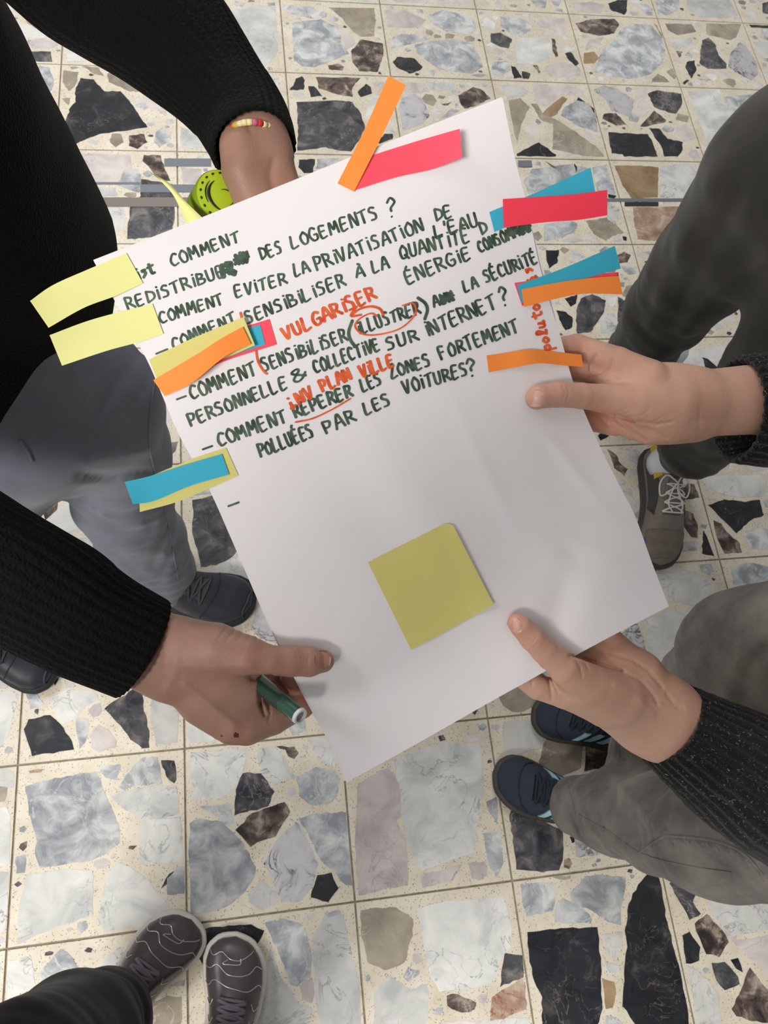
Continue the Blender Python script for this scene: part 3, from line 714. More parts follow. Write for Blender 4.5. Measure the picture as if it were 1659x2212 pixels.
for pts, w in [([(869, 660), (892, 655), (897, 678), (867, 708), (822, 722), (785, 722), (767, 706), (775, 690), (800, 677), (815, 683)], 3.6), ([(828, 680), (820, 667), (800, 662), (776, 668), (760, 680)], 5),
               ([(770, 662), (758, 682), (780, 680)], 5), ([(638, 912), (675, 904), (718, 884), (757, 861)], 4), ([(519, 675), (523, 690)], 4.5), ([(553, 757), (557, 780), (568, 800), (577, 808)], 4.2)]:
    gg = G(); stroke(gg, pts, w); gg.build('orange_pen_line', OIN, pap, False)
# ================================================================ STICKY NOTES
def patch(name, top, bot, e0, mat, label, cat='sticky note', group=None, lift=None, nu=28, nv=5, th=0.00022):
    """strip between two traced edges; e0 = height over the sheet, lift(u) adds curl"""
    A = spline([(*p, 0) for p in top], nu + 1); B_ = spline([(*p, 0) for p in bot], nu + 1); v = []
    for s_ in (0, 1):
        for j in range(nv + 1):
            for i in range(nu + 1):
                t = j / nv; p = A[i] * (1 - t) + B_[i] * t; e = e0 + (lift(i / nu) if lift else 0) - s_ * th
                x, y = pix2sheet(p[0], p[1], e); inside = max(-x, x - PWd, -y, y - PHt, 0)
                v.append(onpaper(p[0], p[1], e))
    W1 = nu + 1; K = W1 * (nv + 1); f = []
    for j in range(nv):
        for i in range(nu):
            a = j * W1 + i; f.append((a, a + W1, a + W1 + 1, a + 1)); f.append((a + K + 1, a + W1 + 1 + K, a + W1 + K, a + K))
    rim = [i for i in range(W1)] + [j * W1 + nu for j in range(1, nv + 1)] + [nv * W1 + i for i in range(nu - 1, -1, -1)] + [j * W1 for j in range(nv - 1, 0, -1)]
    for a, c in zip(rim, rim[1:] + rim[:1]): f.append((a, c, c + K, a + K))
    o = mesh(name, v, f, mat, None); o.data.set_sharp_from_angle(angle=0.8); tag(o, label, cat, group); return o
MS = 'marker strips stuck along the paper edges'
patch('sticky_strip', [(65, 650), (114, 616), (190, 582), (273, 547)], [(105, 708), (181, 665), (250, 639), (309, 612)], .0008, YEL, 'upper yellow sticky strip overhanging the top left corner of the sheet', group=MS, lift=lambda u: .010 * (1 - u) ** 2)
patch('sticky_strip', [(107, 724), (200, 690), (329, 656)], [(134, 790), (230, 758), (300, 739), (353, 721)], .0008, YEL, 'yellow sticky strip just below the topmost one, off the left paper edge', group=MS, lift=lambda u: .007 * (1 - u) ** 2)
patch('sticky_strip', [(400, 757), (480, 722), (582, 689)], [(420, 806), (500, 775), (598, 744)], .0005, PNK, 'pink sticky strip mostly hidden under yellow and orange ones on the left', group=MS)
patch('sticky_strip', [(440, 740), (500, 718), (562, 701)], [(450, 790), (510, 765), (573, 744)], .0009, BLU, 'small blue strip end peeping out over the pink one on the left', group=MS)
patch('sticky_strip', [(322, 777), (400, 738), (470, 708), (526, 685)], [(338, 817), (420, 796), (490, 772), (551, 746)], .0014, YEL2, 'wide yellow sticky strip under the curved orange one on the left', group=MS, lift=lambda u: .003 * u * u)
patch('sticky_strip', [(331, 821), (427, 764), (475, 733), (524, 706)], [(356, 856), (416, 826), (465, 786), (500, 762), (542, 743)], .0024, ORG, 'curved orange sticky strip lying on the wide yellow one on the left', group=MS, lift=lambda u: .009 * math.sin(u * 2.2) * (1 - u * .55))
patch('sticky_strip', [(300, 1042), (331, 1026), (420, 990), (488, 967)], [(302, 1106), (380, 1085), (450, 1056), (515, 1027)], .0006, YEL2, 'yellow sticky strip under the blue one at the lower left edge', group=MS, lift=lambda u: .004 * (1 - u) ** 2)
patch('sticky_strip', [(269, 1041), (325, 1028), (400, 1004), (479, 981)], [(287, 1089), (333, 1082), (410, 1050), (495, 1025)], .0016, BLU, 'blue sticky strip on yellow at the lower left paper edge', group=MS, lift=lambda u: .007 * (1 - u) ** 2)
patch('sticky_strip', [(750, 357), (803, 336), (900, 305), (993, 278)], [(769, 410), (855, 383), (930, 366), (998, 340)], .0008, PNK, 'pink sticky strip at the top of the sheet with a raised end', group=MS, lift=lambda u: .009 * max(0, u - .45) ** 2 / .3)
patch('sticky_strip', [(729, 396), (785, 285), (839, 163)], [(765, 414), (822, 300), (877, 184)], .0016, ORG, 'orange sticky strip standing past the top edge of the sheet', group=MS, lift=lambda u: .002 * math.sin(u * 3.1))
patch('sticky_strip', [(1057, 458), (1146, 421), (1276, 362)], [(1068, 501), (1160, 462), (1286, 416)], .0006, BLU, 'blue sticky strip under the red-pink one at the upper right edge', group=MS)
patch('sticky_strip', [(1086, 430), (1180, 424), (1245, 419), (1312, 410)], [(1088, 492), (1180, 480), (1250, 475), (1312, 465)], .0014, PNK2, 'red-pink sticky strip crossing the blue one at the upper right edge', group=MS, lift=lambda u: .003 * u)
patch('sticky_strip', [(1111, 611), (1220, 596), (1336, 588)], [(1128, 661), (1230, 625), (1337, 600)], .0005, PNK, 'pink sticky strip almost hidden below blue and orange at the right edge', group=MS)
patch('sticky_strip', [(1117, 616), (1220, 578), (1328, 531)], [(1127, 655), (1220, 615), (1341, 580)], .0010, BLU, 'lower blue sticky strip fanning out right, above the long orange one', group=MS)
patch('sticky_strip', [(1126, 625), (1200, 611), (1270, 601), (1337, 596)], [(1132, 663), (1190, 648), (1258, 635), (1345, 636)], .0017, ORG, 'orange sticky strip under the lower blue one at the right edge', group=MS, lift=lambda u: .002 * u)
patch('sticky_strip', [(1051, 768), (1100, 761), (1146, 755), (1200, 760), (1256, 766)], [(1056, 804), (1105, 795), (1164, 785), (1215, 789), (1260, 793)], .0007, ORG, 'lowest orange sticky strip at the right edge above the right thumb', group=MS, lift=lambda u: .004 * math.exp(-((u - .45) / .2) ** 2))
sq = patch('sticky_note', [(795, 1215), (845, 1189), (900, 1162), (958, 1133), (979, 1135)], [(888, 1403), (930, 1381), (985, 1352), (1030, 1327), (1067, 1306)], .0006, YEL2, 'square yellow sticky note alone on the lower half of the sheet', nu=30, nv=24,
     lift=lambda u: .0022 * max(0, u - .7) / .3 + .0004 * abs(math.sin(u * 5)))
# yellow strip hanging behind the top left edge, twisted
v = []; n_ = 24
for i in range(n_ + 1):
    t = i / n_; a = spline([(318, 367), (352, 396), (378, 428), (403, 487)], n_ + 1)[i]; b2 = spline([(319, 369), (366, 396), (402, 436), (441, 474)], n_ + 1)[i]
    da = pdep(*a) + .012 + .010 * (1 - t); db = pdep(*b2) + .004 + .03 * (1 - t)
    v += [atd(a[0], a[1], da), atd(b2[0], b2[1], db), atd(a[0], a[1], da + .0003), atd(b2[0], b2[1], db + .0003)]
f = []
for i in range(n_):
    a = 4 * i; f += [(a, a + 1, a + 5, a + 4), (a + 2, a + 6, a + 7, a + 3), (a, a + 4, a + 6, a + 2), (a + 1, a + 3, a + 7, a + 5)]
f += [(0, 2, 3, 1), (4 * n_, 4 * n_ + 1, 4 * n_ + 3, 4 * n_ + 2)]
tag(mesh('sticky_strip', v, f, YEL, None), 'twisted yellow sticky strip hanging behind the top edge near the lime roll', 'sticky note', MS)
rebase(pap)
# ================================================================ SKIN, HANDS
def skin(name, c, dark, red):
    mt, nt, b = nm(name, 0.5, c, spec=0.35, sss=0.12); n = N(nt); tc = n('TexCoord').outputs['Object']
    n1 = n('TexNoise', {'Vector': tc, 'Scale': 22, 'Detail': 3}).outputs[0]
    col = mixc(n, ramp(n, n1, [(0.35, (0, 0, 0)), (0.68, (1, 1, 1))]), c, dark)
    n2 = n('TexNoise', {'Vector': tc, 'Scale': 420, 'Detail': 2}).outputs[0]
    col = mixc(n, n('Math', {0: n2, 1: 0.22}, operation='MULTIPLY').outputs[0], col, red)
    at = n('Attribute', attribute_name='blush'); col = mixc(n, at.outputs['Fac'], col, red)
    nt.links.new(col, b.inputs['Base Color'])
    vo = n('TexVoronoi', {'Vector': tc, 'Scale': 900}).outputs['Distance']
    n3 = n('TexNoise', {'Vector': tc, 'Scale': 160, 'Detail': 3, 'Distortion': 0.5}).outputs[0]
    bump(n, b, n('Math', {0: vo, 1: n3}, operation='ADD').outputs[0], 0.22, 0.0006); return mt
SK_L = skin('light_brown_skin', S(160, 126, 110), S(142, 110, 96), S(168, 108, 92))
SK_C = skin('warm_pale_skin', S(198, 160, 140), S(184, 146, 126), S(206, 138, 118))
NAIL_L = PM('finger_nail_tan', S(172, 132, 116), 0.35); NAIL_C = PM('finger_nail_pink', S(204, 160, 146), 0.32)
def cp(px, py, dz):                         # camera-space point; dz in mm behind the plane of the sheet (negative = in front)
    x, y = pix2sheet(px, py); e = float(hgt(np.float64(min(max(x, 0), PWd)), np.float64(min(max(y, 0), PHt)))) * math.exp(-(max(-x, x - PWd, -y, y - PHt, 0) / .04) ** 2)
    d = pdep(px, py, e) + dz / 1000.0; return np.array([(px - 829.5) / FPX * d, (py - 1106) / FPX * d, d])
class Hand:
    """limbs as smooth blended tapered capsules; every joint = (px, py, mm behind sheet, half width in photo pixels)"""
    def __init__(s): s.c = []; s.e = []; s.cr = []; s.lo = np.full(3, 9.); s.hi = np.full(3, -9.)
    def limb(s, js, k=0.008, q=1.0, grp=0):
        P = [(cp(*j[:3]), j[3] * cp(*j[:3])[2] / FPX) for j in js]
        for p, r in P: s.lo = np.minimum(s.lo, p - r); s.hi = np.maximum(s.hi, p + r)
        s.c.append(([(a[0], b_[0], a[1], b_[1]) for a, b_ in zip(P, P[1:])], k, q)); return s
    def crease(s, pts, depth=0.7, w=2.2): s.cr.append((np.array(pts, float), depth / 1000, w)); return s
    def F(s, p):
        d = None; ez = np.array([0, 0, 1.0])
        for segs, k, q in s.c:
            dl = None
            for a, b_, ra, rb in segs:
                x = cone(p, a, b_, ra, rb, q, ez); dl = x if dl is None else smin(dl, x, 0.0015)
            d = dl if d is None else smin(d, dl, k)
        if s.cr:
            near = np.abs(d) < 0.004; pp = p[near]; u = pp[:, 0] / pp[:, 2] * FPX + 829.5; v_ = pp[:, 1] / pp[:, 2] * FPX + 1106; add = np.zeros(len(pp), np.float32)
            for P, dp, w in s.cr:
                dm = np.full(len(pp), 1e9)
                for a, b_ in zip(P, P[1:]):
                    ab = b_ - a; t = np.clip(((u - a[0]) * ab[0] + (v_ - a[1]) * ab[1]) / (ab @ ab), 0, 1); dm = np.minimum(dm, (u - a[0] - t * ab[0]) ** 2 + (v_ - a[1] - t * ab[1]) ** 2)
                add += dp * np.exp(-dm / w ** 2)
            d = d.copy(); d[near] += add
        return d
    def build(s, name, mat, parent, h=0.0011, blush=()):
        P, f = nets(s.F, s.lo - 0.006, s.hi + 0.006, h); o = mesh(name, cam2w(P), f[:, ::-1] if FLIP else f, mat, parent)
        u = P[:, 0] / P[:, 2] * FPX + 829.5; v_ = P[:, 1] / P[:, 2] * FPX + 1106; w = np.zeros(len(P))
        for x, y, r, a in blush: w += a * np.exp(-((u - x) ** 2 + (v_ - y) ** 2) / r ** 2)
        at = o.data.attributes.new('blush', 'FLOAT', 'POINT'); at.data.foreach_set('value', np.clip(w, 0, 1).astype(np.float32)); return o
    def hit(s, px, py, d0, d1):             # first skin point along a sight line
        r = np.array([(px - 829.5) / FPX, (py - 1106) / FPX, 1.0]); t = np.linspace(d0, d1, 400); v = s.F((t[:, None] * r).astype(np.float32)); i = np.argmax(v < 0)
        return None if v[i] >= 0 else r * t[i]
    def nail(s, cx, cy, L, Wd, ang, mat, parent, lift=0.0005):
        n_ = 9; v = []; ca, sa = math.cos(ang), math.sin(ang); P = []; RY = []
        for j in range(n_):
            for i in range(n_):
                a, b_ = (i / (n_ - 1) * 2 - 1), (j / (n_ - 1) * 2 - 1)
                x, y = a * math.sqrt(1 - b_ * b_ / 2.6), b_ * math.sqrt(1 - a * a / 2.6)
                px, py = cx + ca * x * L - sa * y * Wd, cy + sa * x * L + ca * y * Wd; q = s.hit(px, py, 0.35, 0.75); P.append(q); RY.append(np.array([(px - 829.5) / FPX, (py - 1106) / FPX, 1.0]))
        ok = [q for q in P if q is not None]
        if len(ok) < len(P) * .5: return
        B0 = lambda a_, b_: np.array([1, a_, b_, a_ * a_, a_ * b_, b_ * b_]); UV = [(i / 8 * 2 - 1, j / 8 * 2 - 1) for j in range(n_) for i in range(n_)]
        co = np.linalg.lstsq(np.array([B0(*uv) for uv, q in zip(UV, P) if q is not None]), np.array([q[2] for q in P if q is not None]), rcond=None)[0]
        for k, (uv, r_) in enumerate(zip(UV, RY)): P[k] = r_ * (float(B0(*uv) @ co) - lift)
        f = [(j * n_ + i, j * n_ + i + 1, (j + 1) * n_ + i + 1, (j + 1) * n_ + i) for j in range(n_ - 1) for i in range(n_ - 1)]
        B2 = [q * (1 + 0.0012 / q[2]) for q in P]; K = n_ * n_
        f += [tuple(x + K for x in q[::-1]) for q in f]; rim = list(range(n_)) + [j * n_ + n_ - 1 for j in range(1, n_)] + [n_ * (n_ - 1) + i for i in range(n_ - 2, -1, -1)] + [j * n_ for j in range(n_ - 2, 0, -1)]
        f += [(a, b_, b_ + K, a + K) for a, b_ in zip(rim, rim[1:] + rim[:1])]
        return mesh('finger_nail', cam2w(np.array(P + B2)), f, mat, parent)
FLIP = False
# --- right hand of the person in the speckled cardigan (middle right)
h3 = Hand()
h3.limb([(1700, 860, 24, 72), (1640, 862, 21, 76), (1510, 872, 16, 71), (1455, 874, 16, 72)], 0.01, 0.72)
h3.limb([(1470, 862, 12, 62), (1395, 845, 11, 62), (1335, 822, 16, 50)], 0.016, 0.62)
h3.limb([(1490, 905, 20, 40), (1400, 918, 26, 40), (1335, 905, 32, 32)], 0.012, 0.8)
h3.limb([(1450, 872, 5, 46), (1370, 868, 0, 38), (1300, 860, -8, 30), (1255, 855, -12, 27.5), (1205, 852, -12, 27.5), (1163, 857, -11, 26), (1157, 862, -10, 22)], 0.010, 0.9)
h3.limb([(1400, 812, 9, 34), (1335, 780, 15, 30), (1245, 748, 21, 26), (1150, 762, 17, 24), (1085, 790, 10, 19)], 0.006)
h3.limb([(1370, 830, 17, 34), (1300, 806, 25, 27), (1235, 796, 27, 26), (1140, 812, 18, 23), (1085, 830, 10, 18)], 0.005)
h3.limb([(1370, 868, 27, 32), (1300, 868, 33, 26), (1235, 862, 29, 24), (1150, 872, 18, 21), (1110, 876, 11, 17)], 0.005)
h3.limb([(1370, 915, 31, 30), (1305, 912, 33, 24), (1262, 908, 29, 22), (1200, 915, 18, 18), (1170, 915, 12, 15)], 0.005)
for c_ in ([(1215, 832), (1221, 848), (1215, 865)], [(1224, 836), (1229, 850), (1223, 864)]): h3.crease(c_, 0.7, 2.4)
for c_ in ([(1302, 888), (1330, 892), (1360, 880)], [(1310, 896), (1338, 898), (1366, 886)], [(1350, 903), (1385, 898), (1402, 886)], [(1408, 912), (1425, 905), (1440, 892)], [(1415, 918), (1432, 910), (1446, 898)]): h3.crease(c_, 0.5, 1.8)
h3.crease([(1330, 898), (1380, 912), (1420, 916), (1450, 912)], 1.3, 3.5)
h3.crease([(1330, 905), (1370, 935), (1395, 950)], 1.4, 3.5).crease([(1300, 905), (1330, 935), (1345, 946)], 1.2, 3.0).crease([(1395, 922), (1425, 940), (1440, 946)], 1.0, 3.0)
h3.crease([(1288, 768), (1275, 790), (1277, 812)], 1.6, 3.5).crease([(1276, 815), (1300, 812), (1320, 795), (1324, 778)], 1.3, 3)
h3.crease([(1490, 910), (1520, 906), (1560, 908)], 0.5, 2.5).crease([(1512, 880), (1510, 912), (1512, 930)], 0.4, 2)
# --- left hand of the same person (lower right)
h4 = Hand()
h4.limb([(1530, 1622, 24, 70), (1478, 1588, 20, 74), (1440, 1560, 17, 79), (1415, 1545, 16, 80)], 0.012, 0.6)
h4.limb([(1420, 1545, 16, 76), (1345, 1500, 20, 84), (1290, 1462, 24, 78)], 0.016, 0.50)
h4.limb([(1385, 1445, 22, 34), (1335, 1418, 28, 36), (1295, 1405, 30, 32)], 0.012, 0.8)
h4.limb([(1425, 1558, 10, 52), (1340, 1515, 4, 54), (1270, 1478, 0, 48), (1215, 1440, -9.5, 36), (1175, 1405, -12.5, 28), (1148, 1378, -12, 26.5), (1124, 1352, -10.5, 23), (1116, 1345, -9.5, 20)], 0.010, 0.85)
h4.limb([(1300, 1530, 14, 34), (1218, 1500, 12, 30), (1160, 1482, 13, 28), (1090, 1430, 14, 25), (1050, 1400, 11, 20)], 0.008)
h4.limb([(1290, 1460, 28, 34), (1200, 1420, 26, 28), (1120, 1370, 18, 24), (1080, 1340, 11, 19)], 0.006)
h4.limb([(1310, 1430, 32, 32), (1250, 1370, 28, 26), (1180, 1315, 18, 23), (1140, 1290, 11, 18)], 0.006)
h4.limb([(1335, 1415, 34, 30), (1300, 1345, 28, 22), (1250, 1300, 16, 19), (1225, 1280, 11, 15)], 0.006)
h4.crease([(1330, 1480), (1370, 1500), (1410, 1540)], -0.7, 8).crease([(1440, 1500), (1455, 1520), (1475, 1530)], 0.8, 4)
h4.crease([(1232, 1417), (1262, 1424), (1300, 1436), (1345, 1450)], 1.8, 4.0)
h4.crease([(1240, 1420), (1254, 1442), (1258, 1465)], 0.8, 2.2).crease([(1262, 1428), (1272, 1448)], 0.6, 2)
h4.crease([(1176, 1446), (1188, 1478), (1192, 1510)], 1.3, 3).crease([(1158, 1455), (1148, 1472), (1150, 1482)], 1.0, 2.8).crease([(1186, 1456), (1200, 1484), (1206, 1494)], 0.8, 2.5)
h4.crease([(1140, 1396), (1152, 1388), (1160, 1376)], 0.6, 2).crease([(1146, 1402), (1156, 1394), (1166, 1382)], 0.5, 2)
h4.crease([(1345, 1452), (1385, 1472), (1410, 1500), (1420, 1520)], 1.0, 4).crease([(1320, 1412), (1365, 1425), (1400, 1448), (1430, 1485)], 1.0, 4).crease([(1400, 1505), (1440, 1520), (1465, 1530)], .9, 4)
# --- right hand of the person in the black jumper, with the marker (lower left)
h2 = Hand()
h2.limb([(230, 1372, 32, 66), (300, 1398, 25, 74), (365, 1422, 18, 72)], 0.012, 0.62)
h2.limb([(380, 1425, 14, 68), (450, 1450, 12, 82), (488, 1485, 14, 84)], 0.018, 0.42)
h2.limb([(400, 1405, 6, 46), (470, 1402, 0, 50), (535, 1415, -8, 42), (585, 1427, -12, 32), (628, 1428, -12, 33), (668, 1429, -11, 32), (697, 1428, -8.5, 25)], 0.012, 0.85)
h2.limb([(440, 1520, 14, 44), (505, 1566, 6, 40), (534, 1572, 5, 36), (590, 1552, 10, 34), (650, 1522, 16, 30), (655, 1490, 22, 27), (628, 1462, 17, 22), (640, 1440, 12, 18)], 0.010)
h2.limb([(440, 1510, 24, 40), (482, 1568, 22, 30), (540, 1560, 34, 28), (640, 1500, 38, 26), (655, 1455, 30, 22), (675, 1430, 14, 18)], 0.006)
h2.limb([(430, 1500, 34, 36), (470, 1560, 38, 28), (530, 1540, 48, 26), (630, 1480, 44, 24), (665, 1440, 24, 20), (690, 1425, 13, 16)], 0.006)
h2.limb([(420, 1480, 44, 32), (460, 1540, 50, 24), (520, 1510, 56, 22), (600, 1460, 50, 20), (640, 1440, 28, 17)], 0.006)
h2.crease([(395, 1440), (440, 1445), (500, 1440), (545, 1440)], -0.6, 9).crease([(400, 1480), (450, 1520), (505, 1565)], -0.9, 9).crease([(380, 1425), (375, 1460), (360, 1490)], -0.6, 10)
for x in range(5): h2.crease([(468 + x * 21, 1384 - x * 0), (482 + x * 20, 1366 + x * 2), (492 + x * 20, 1353 + x * 4)], 0.6, 1.9)
for x in (0, 8, 16, 24): h2.crease([(639 + x, 1408), (642 + x, 1425), (639 + x, 1444)], 0.55, 1.7)
h2.crease([(545, 1466), (565, 1466), (585, 1460)], 1.4, 6).crease([(560, 1490), (562, 1520), (572, 1545)], 1.4, 3.2).crease([(578, 1515), (584, 1540), (580, 1560)], 0.9, 2.6)
# --- left hand of the same person (top, gripping the edge from behind)
h1 = Hand()
h1.limb([(522, 220, 54, 42), (543, 270, 40, 50), (552, 300, 31, 55)], 0.012, 0.8)
h1.limb([(548, 298, 28, 60), (562, 350, 26, 70), (580, 420, 24, 66), (600, 470, 24, 58)], 0.014, 0.6)
h1.limb([(515, 320, 22, 34), (525, 370, 20, 42), (548, 430, 19, 37), (580, 490, 12, 26), (610, 530, 10, 20)], 0.010)
h1.limb([(600, 400, 27, 38), (640, 470, 18, 28), (670, 540, 14, 24), (690, 590, 11, 19)], 0.008)
h1.limb([(585, 420, 30, 38), (620, 520, 24, 27), (650, 590, 14, 23), (665, 620, 11, 18)], 0.006)
h1.limb([(565, 430, 38, 34), (590, 530, 34, 26), (610, 610, 16, 22), (620, 640, 11, 17)], 0.006)
h1.limb([(545, 430, 46, 30), (550, 520, 40, 22), (560, 590, 18, 19), (565, 610, 12, 15)], 0.006)
h1.crease([(590, 345), (584, 380), (592, 420)], 0.9, 8).crease([(538, 270), (540, 284)], 0.8, 5)
# ================================================================ CLOTH, SHOES
def cloth(name, c, c2, kind='weave', bs=0.5):
    mt, nt, b = nm(name, 0.95, c, spec=0.15); n = N(nt); tc = n('TexCoord').outputs['Object']
    n1 = n('TexNoise', {'Vector': tc, 'Scale': 9, 'Detail': 5, 'Roughness': 0.65}).outputs[0]
    col = mixc(n, ramp(n, n1, [(0.35, (0, 0, 0)), (0.7, (1, 1, 1))]), c, c2)
    b.inputs['Sheen Weight'].default_value = 0.12 if kind != 'knit' else 0.02
    if kind == 'speckle':
        mp = n('Mapping', {'Vector': tc, 'Scale': (1, 1, 3.0)})
        f1 = n('TexNoise', {'Vector': mp.outputs[0], 'Scale': 330, 'Detail': 3, 'Roughness': 0.8}).outputs[0]
        col = mixc(n, ramp(n, f1, [(0.60, (0, 0, 0)), (0.72, (1, 1, 1))]), col, S(150, 146, 140))
        hgt_ = n('TexNoise', {'Vector': tc, 'Scale': 260, 'Detail': 5, 'Roughness': 0.8}).outputs[0]
    elif kind == 'cord':
        w = n('TexWave', {'Vector': tc, 'Scale': 90, 'Distortion': 1.5, 'Detail': 1}, wave_type='BANDS', bands_direction='DIAGONAL').outputs[0]
        col = mixc(n, n('Math', {0: w, 1: 0.3}, operation='MULTIPLY').outputs[0], col, tuple(x * 1.7 for x in c2)); hgt_ = w
    elif kind == 'knit':
        hgt_ = n('TexVoronoi', {'Vector': tc, 'Scale': 420}).outputs['Distance']
    else:
        hgt_ = n('TexNoise', {'Vector': tc, 'Scale': 500, 'Detail': 3}).outputs[0]
    nt.links.new(col, b.inputs['Base Color']); bump(n, b, hgt_, bs, 0.0012 if kind != 'weave' else 0.0004); return mt
KNIT = cloth('black_ribbed_knit', S(9, 10, 10), S(15, 16, 15), 'knit', 0.8)
SPEC = cloth('black_speckled_wool', S(14, 13, 14), S(24, 24, 26), 'speckle', 1.0)
TRL = cloth('blue_grey_cotton', S(104, 108, 120), S(122, 126, 138), 'weave', 0.5)
TRD = cloth('dark_brown_grey_cotton', S(58, 54, 52), S(42, 42, 38), 'weave', 0.5)
TRC = cloth('faded_grey_denim', S(84, 81, 79), S(136, 130, 124), 'weave', 0.6)
TRP = cloth('black_cotton', S(18, 17, 18), S(30, 27, 26), 'weave', 0.4)
JAC = cloth('black_jacket_cloth', S(22, 22, 25), S(30, 30, 33), 'weave', 0.4)
def garment(name, F, lo, hi, h, mat, parent, extra=()):
    P, f = nets(F, lo, hi, h); g = G(); g.add(P, f)
    for v, q in extra: g.add(v, q)
    return g.build(name, mat, parent)
def legs(name, L, mat, parent, pelvis, seed, h=0.007, fold=0.0028, hem=(0.06, 0.06), folds=()):
    """trousers: two legs given as (x, y, z, r) joints in metres, top joint last"""
    allp = np.array([q for l in L for q in l]); lo = allp[:, :3].min(0) - allp[:, 3].max() - .03; hi = allp[:, :3].max(0) + allp[:, 3].max() + .05
    hi = np.maximum(hi, np.array(pelvis[0]) + .2); lo = np.minimum(lo, np.array(pelvis[0]) - .22)
    lo[2] = min(hem) - .02
    def F(p):
        d = ell(p, pelvis[0], pelvis[1])
        for l, hz in zip(L, hem):
            dl = None
            for a, b_ in zip(l, l[1:]):
                x = cone(p, a[:3], b_[:3], a[3], b_[3]); dl = x if dl is None else smin(dl, x, 0.02)
            dl = np.maximum(dl, hz - p[:, 2]); d = smin(d, dl, 0.05)
        near = np.abs(d) < 0.03; q = p[near]
        add = wob(q * np.array([1, 1, .55], np.float32), seed, 34, fold * .8) + wob(q, seed + 9, 75, fold * .45)
        ank = np.exp(-((q[:, 2] - .16) / .12) ** 2) + .6 * np.exp(-((q[:, 2] - .5) / .1) ** 2)
        add += ank * fold * 1.3 * np.abs(np.sin(q[:, 2] * 78 + 3 * np.sin(q[:, 0] * 19 + q[:, 1] * 23 + seed))) * -1
        if folds:
            cq = (q - CC.astype(np.float32)) @ RC.T.astype(np.float32); u = cq[:, 0] / cq[:, 2] * FPX + 829.5; v_ = cq[:, 1] / cq[:, 2] * FPX + 1106
            for P, amp, w in folds:
                P = spline(np.array([(x, y, 0) for x, y in P], float), 9)[:, :2]; dm = np.full(len(q), 1e9)
                for a, b_ in zip(P, P[1:]):
                    ab = b_ - a; t = np.clip(((u - a[0]) * ab[0] + (v_ - a[1]) * ab[1]) / (ab @ ab), 0, 1); dm = np.minimum(dm, (u - a[0] - t * ab[0]) ** 2 + (v_ - a[1] - t * ab[1]) ** 2)
                add += amp * np.exp(-dm / w ** 2)
        d = d.copy(); d[near] += add; return d
    return garment(name, F, lo, hi, h, mat, parent)
from mathutils.bvhtree import BVHTree
def on_mesh(o, pts, n=30, lift=.0006):       # points of a traced line dropped onto a modelled surface
    me = o.data; bv = BVHTree.FromPolygons([v.co for v in me.vertices], [p.vertices for p in me.polygons]); out = []
    for x, y in (spline([(a, b_, 0) for a, b_ in pts], n)[:, :2] if len(pts) > 2 else np.linspace(pts[0], pts[1], n)):
        r = Vector(tuple(ray(x, y))).normalized(); h_ = bv.ray_cast(Vector(tuple(CC)), r)
        if h_[0] is not None: out.append(np.array(h_[0] - r * lift))
    return out
def seam(name, o, pts, r, mat, parent, n=30, flat=1.0):
    P = on_mesh(o, pts, n)
    if len(P) > 3: mesh(name, *tube(P, r, 6, flat=flat), mat, parent)
def wl(*st): return [tuple(atz(x, y, z)) + (w * dep(atz(x, y, z)) / FPX,) for x, y, z, w in st]   # (px, py, height, half width px)
def sleeve(stations, ribs, seed, ribamp=0.022, ns=150, n=46, fuzz=0.0):
    """closed sleeve skin, cuff first: (x, y, z, r) metres; turned in at the cuff"""
    A = spline(stations, n); P, Rr = A[:, :3], A[:, 3]; T, Nn, Bn = frames(P); th = np.linspace(0, 2 * math.pi, ns, endpoint=False); rs = np.random.RandomState(seed)
    L = np.concatenate([[0], np.cumsum(np.linalg.norm(np.diff(P, axis=0), axis=1))]); v = []; rings = 0
    def ring(c, r, i, amp, extra=0):
        nonlocal rings
        k = 1 + amp * np.cos(th * ribs) + extra + fuzz * rs.randn(ns)
        v.extend(c + (r * k * np.cos(th))[:, None] * Nn[i] + (r * k * np.sin(th))[:, None] * Bn[i]); rings += 1
    for t_, q in ((0.03, .80), (0.012, .84), (0.002, .88), (-.0015, .93), (-.001, .98)): ring(P[0] + T[0] * t_, Rr[0] * q, 0, ribamp)
    for i in range(n):
        w = math.exp(-(max(0, L[i] - .05) / .05) ** 2); fold = 0.035 * math.exp(-((L[i] - .09) / .05) ** 2)
        e = fold * np.sin(th * 2 + L[i] * 60 + seed) + 0.02 * np.sin(L[i] * 55 + 2 * np.sin(th + seed)) * (L[i] > .05) + .01 * np.sin(3 * th + L[i] * 30)
        ring(P[i], Rr[i], i, ribamp * (0.35 + .65 * w), e)
    f = [(a * ns + j, a * ns + (j + 1) % ns, (a + 1) * ns + (j + 1) % ns, (a + 1) * ns + j) for a in range(rings - 1) for j in range(ns)]
    f += [tuple(range(ns))[::-1], tuple((rings - 1) * ns + j for j in range(ns))]; return v, f
def sl_px(*st): return [tuple(atd(x, y, d)) + (w * d / FPX,) for x, y, d, w in st]
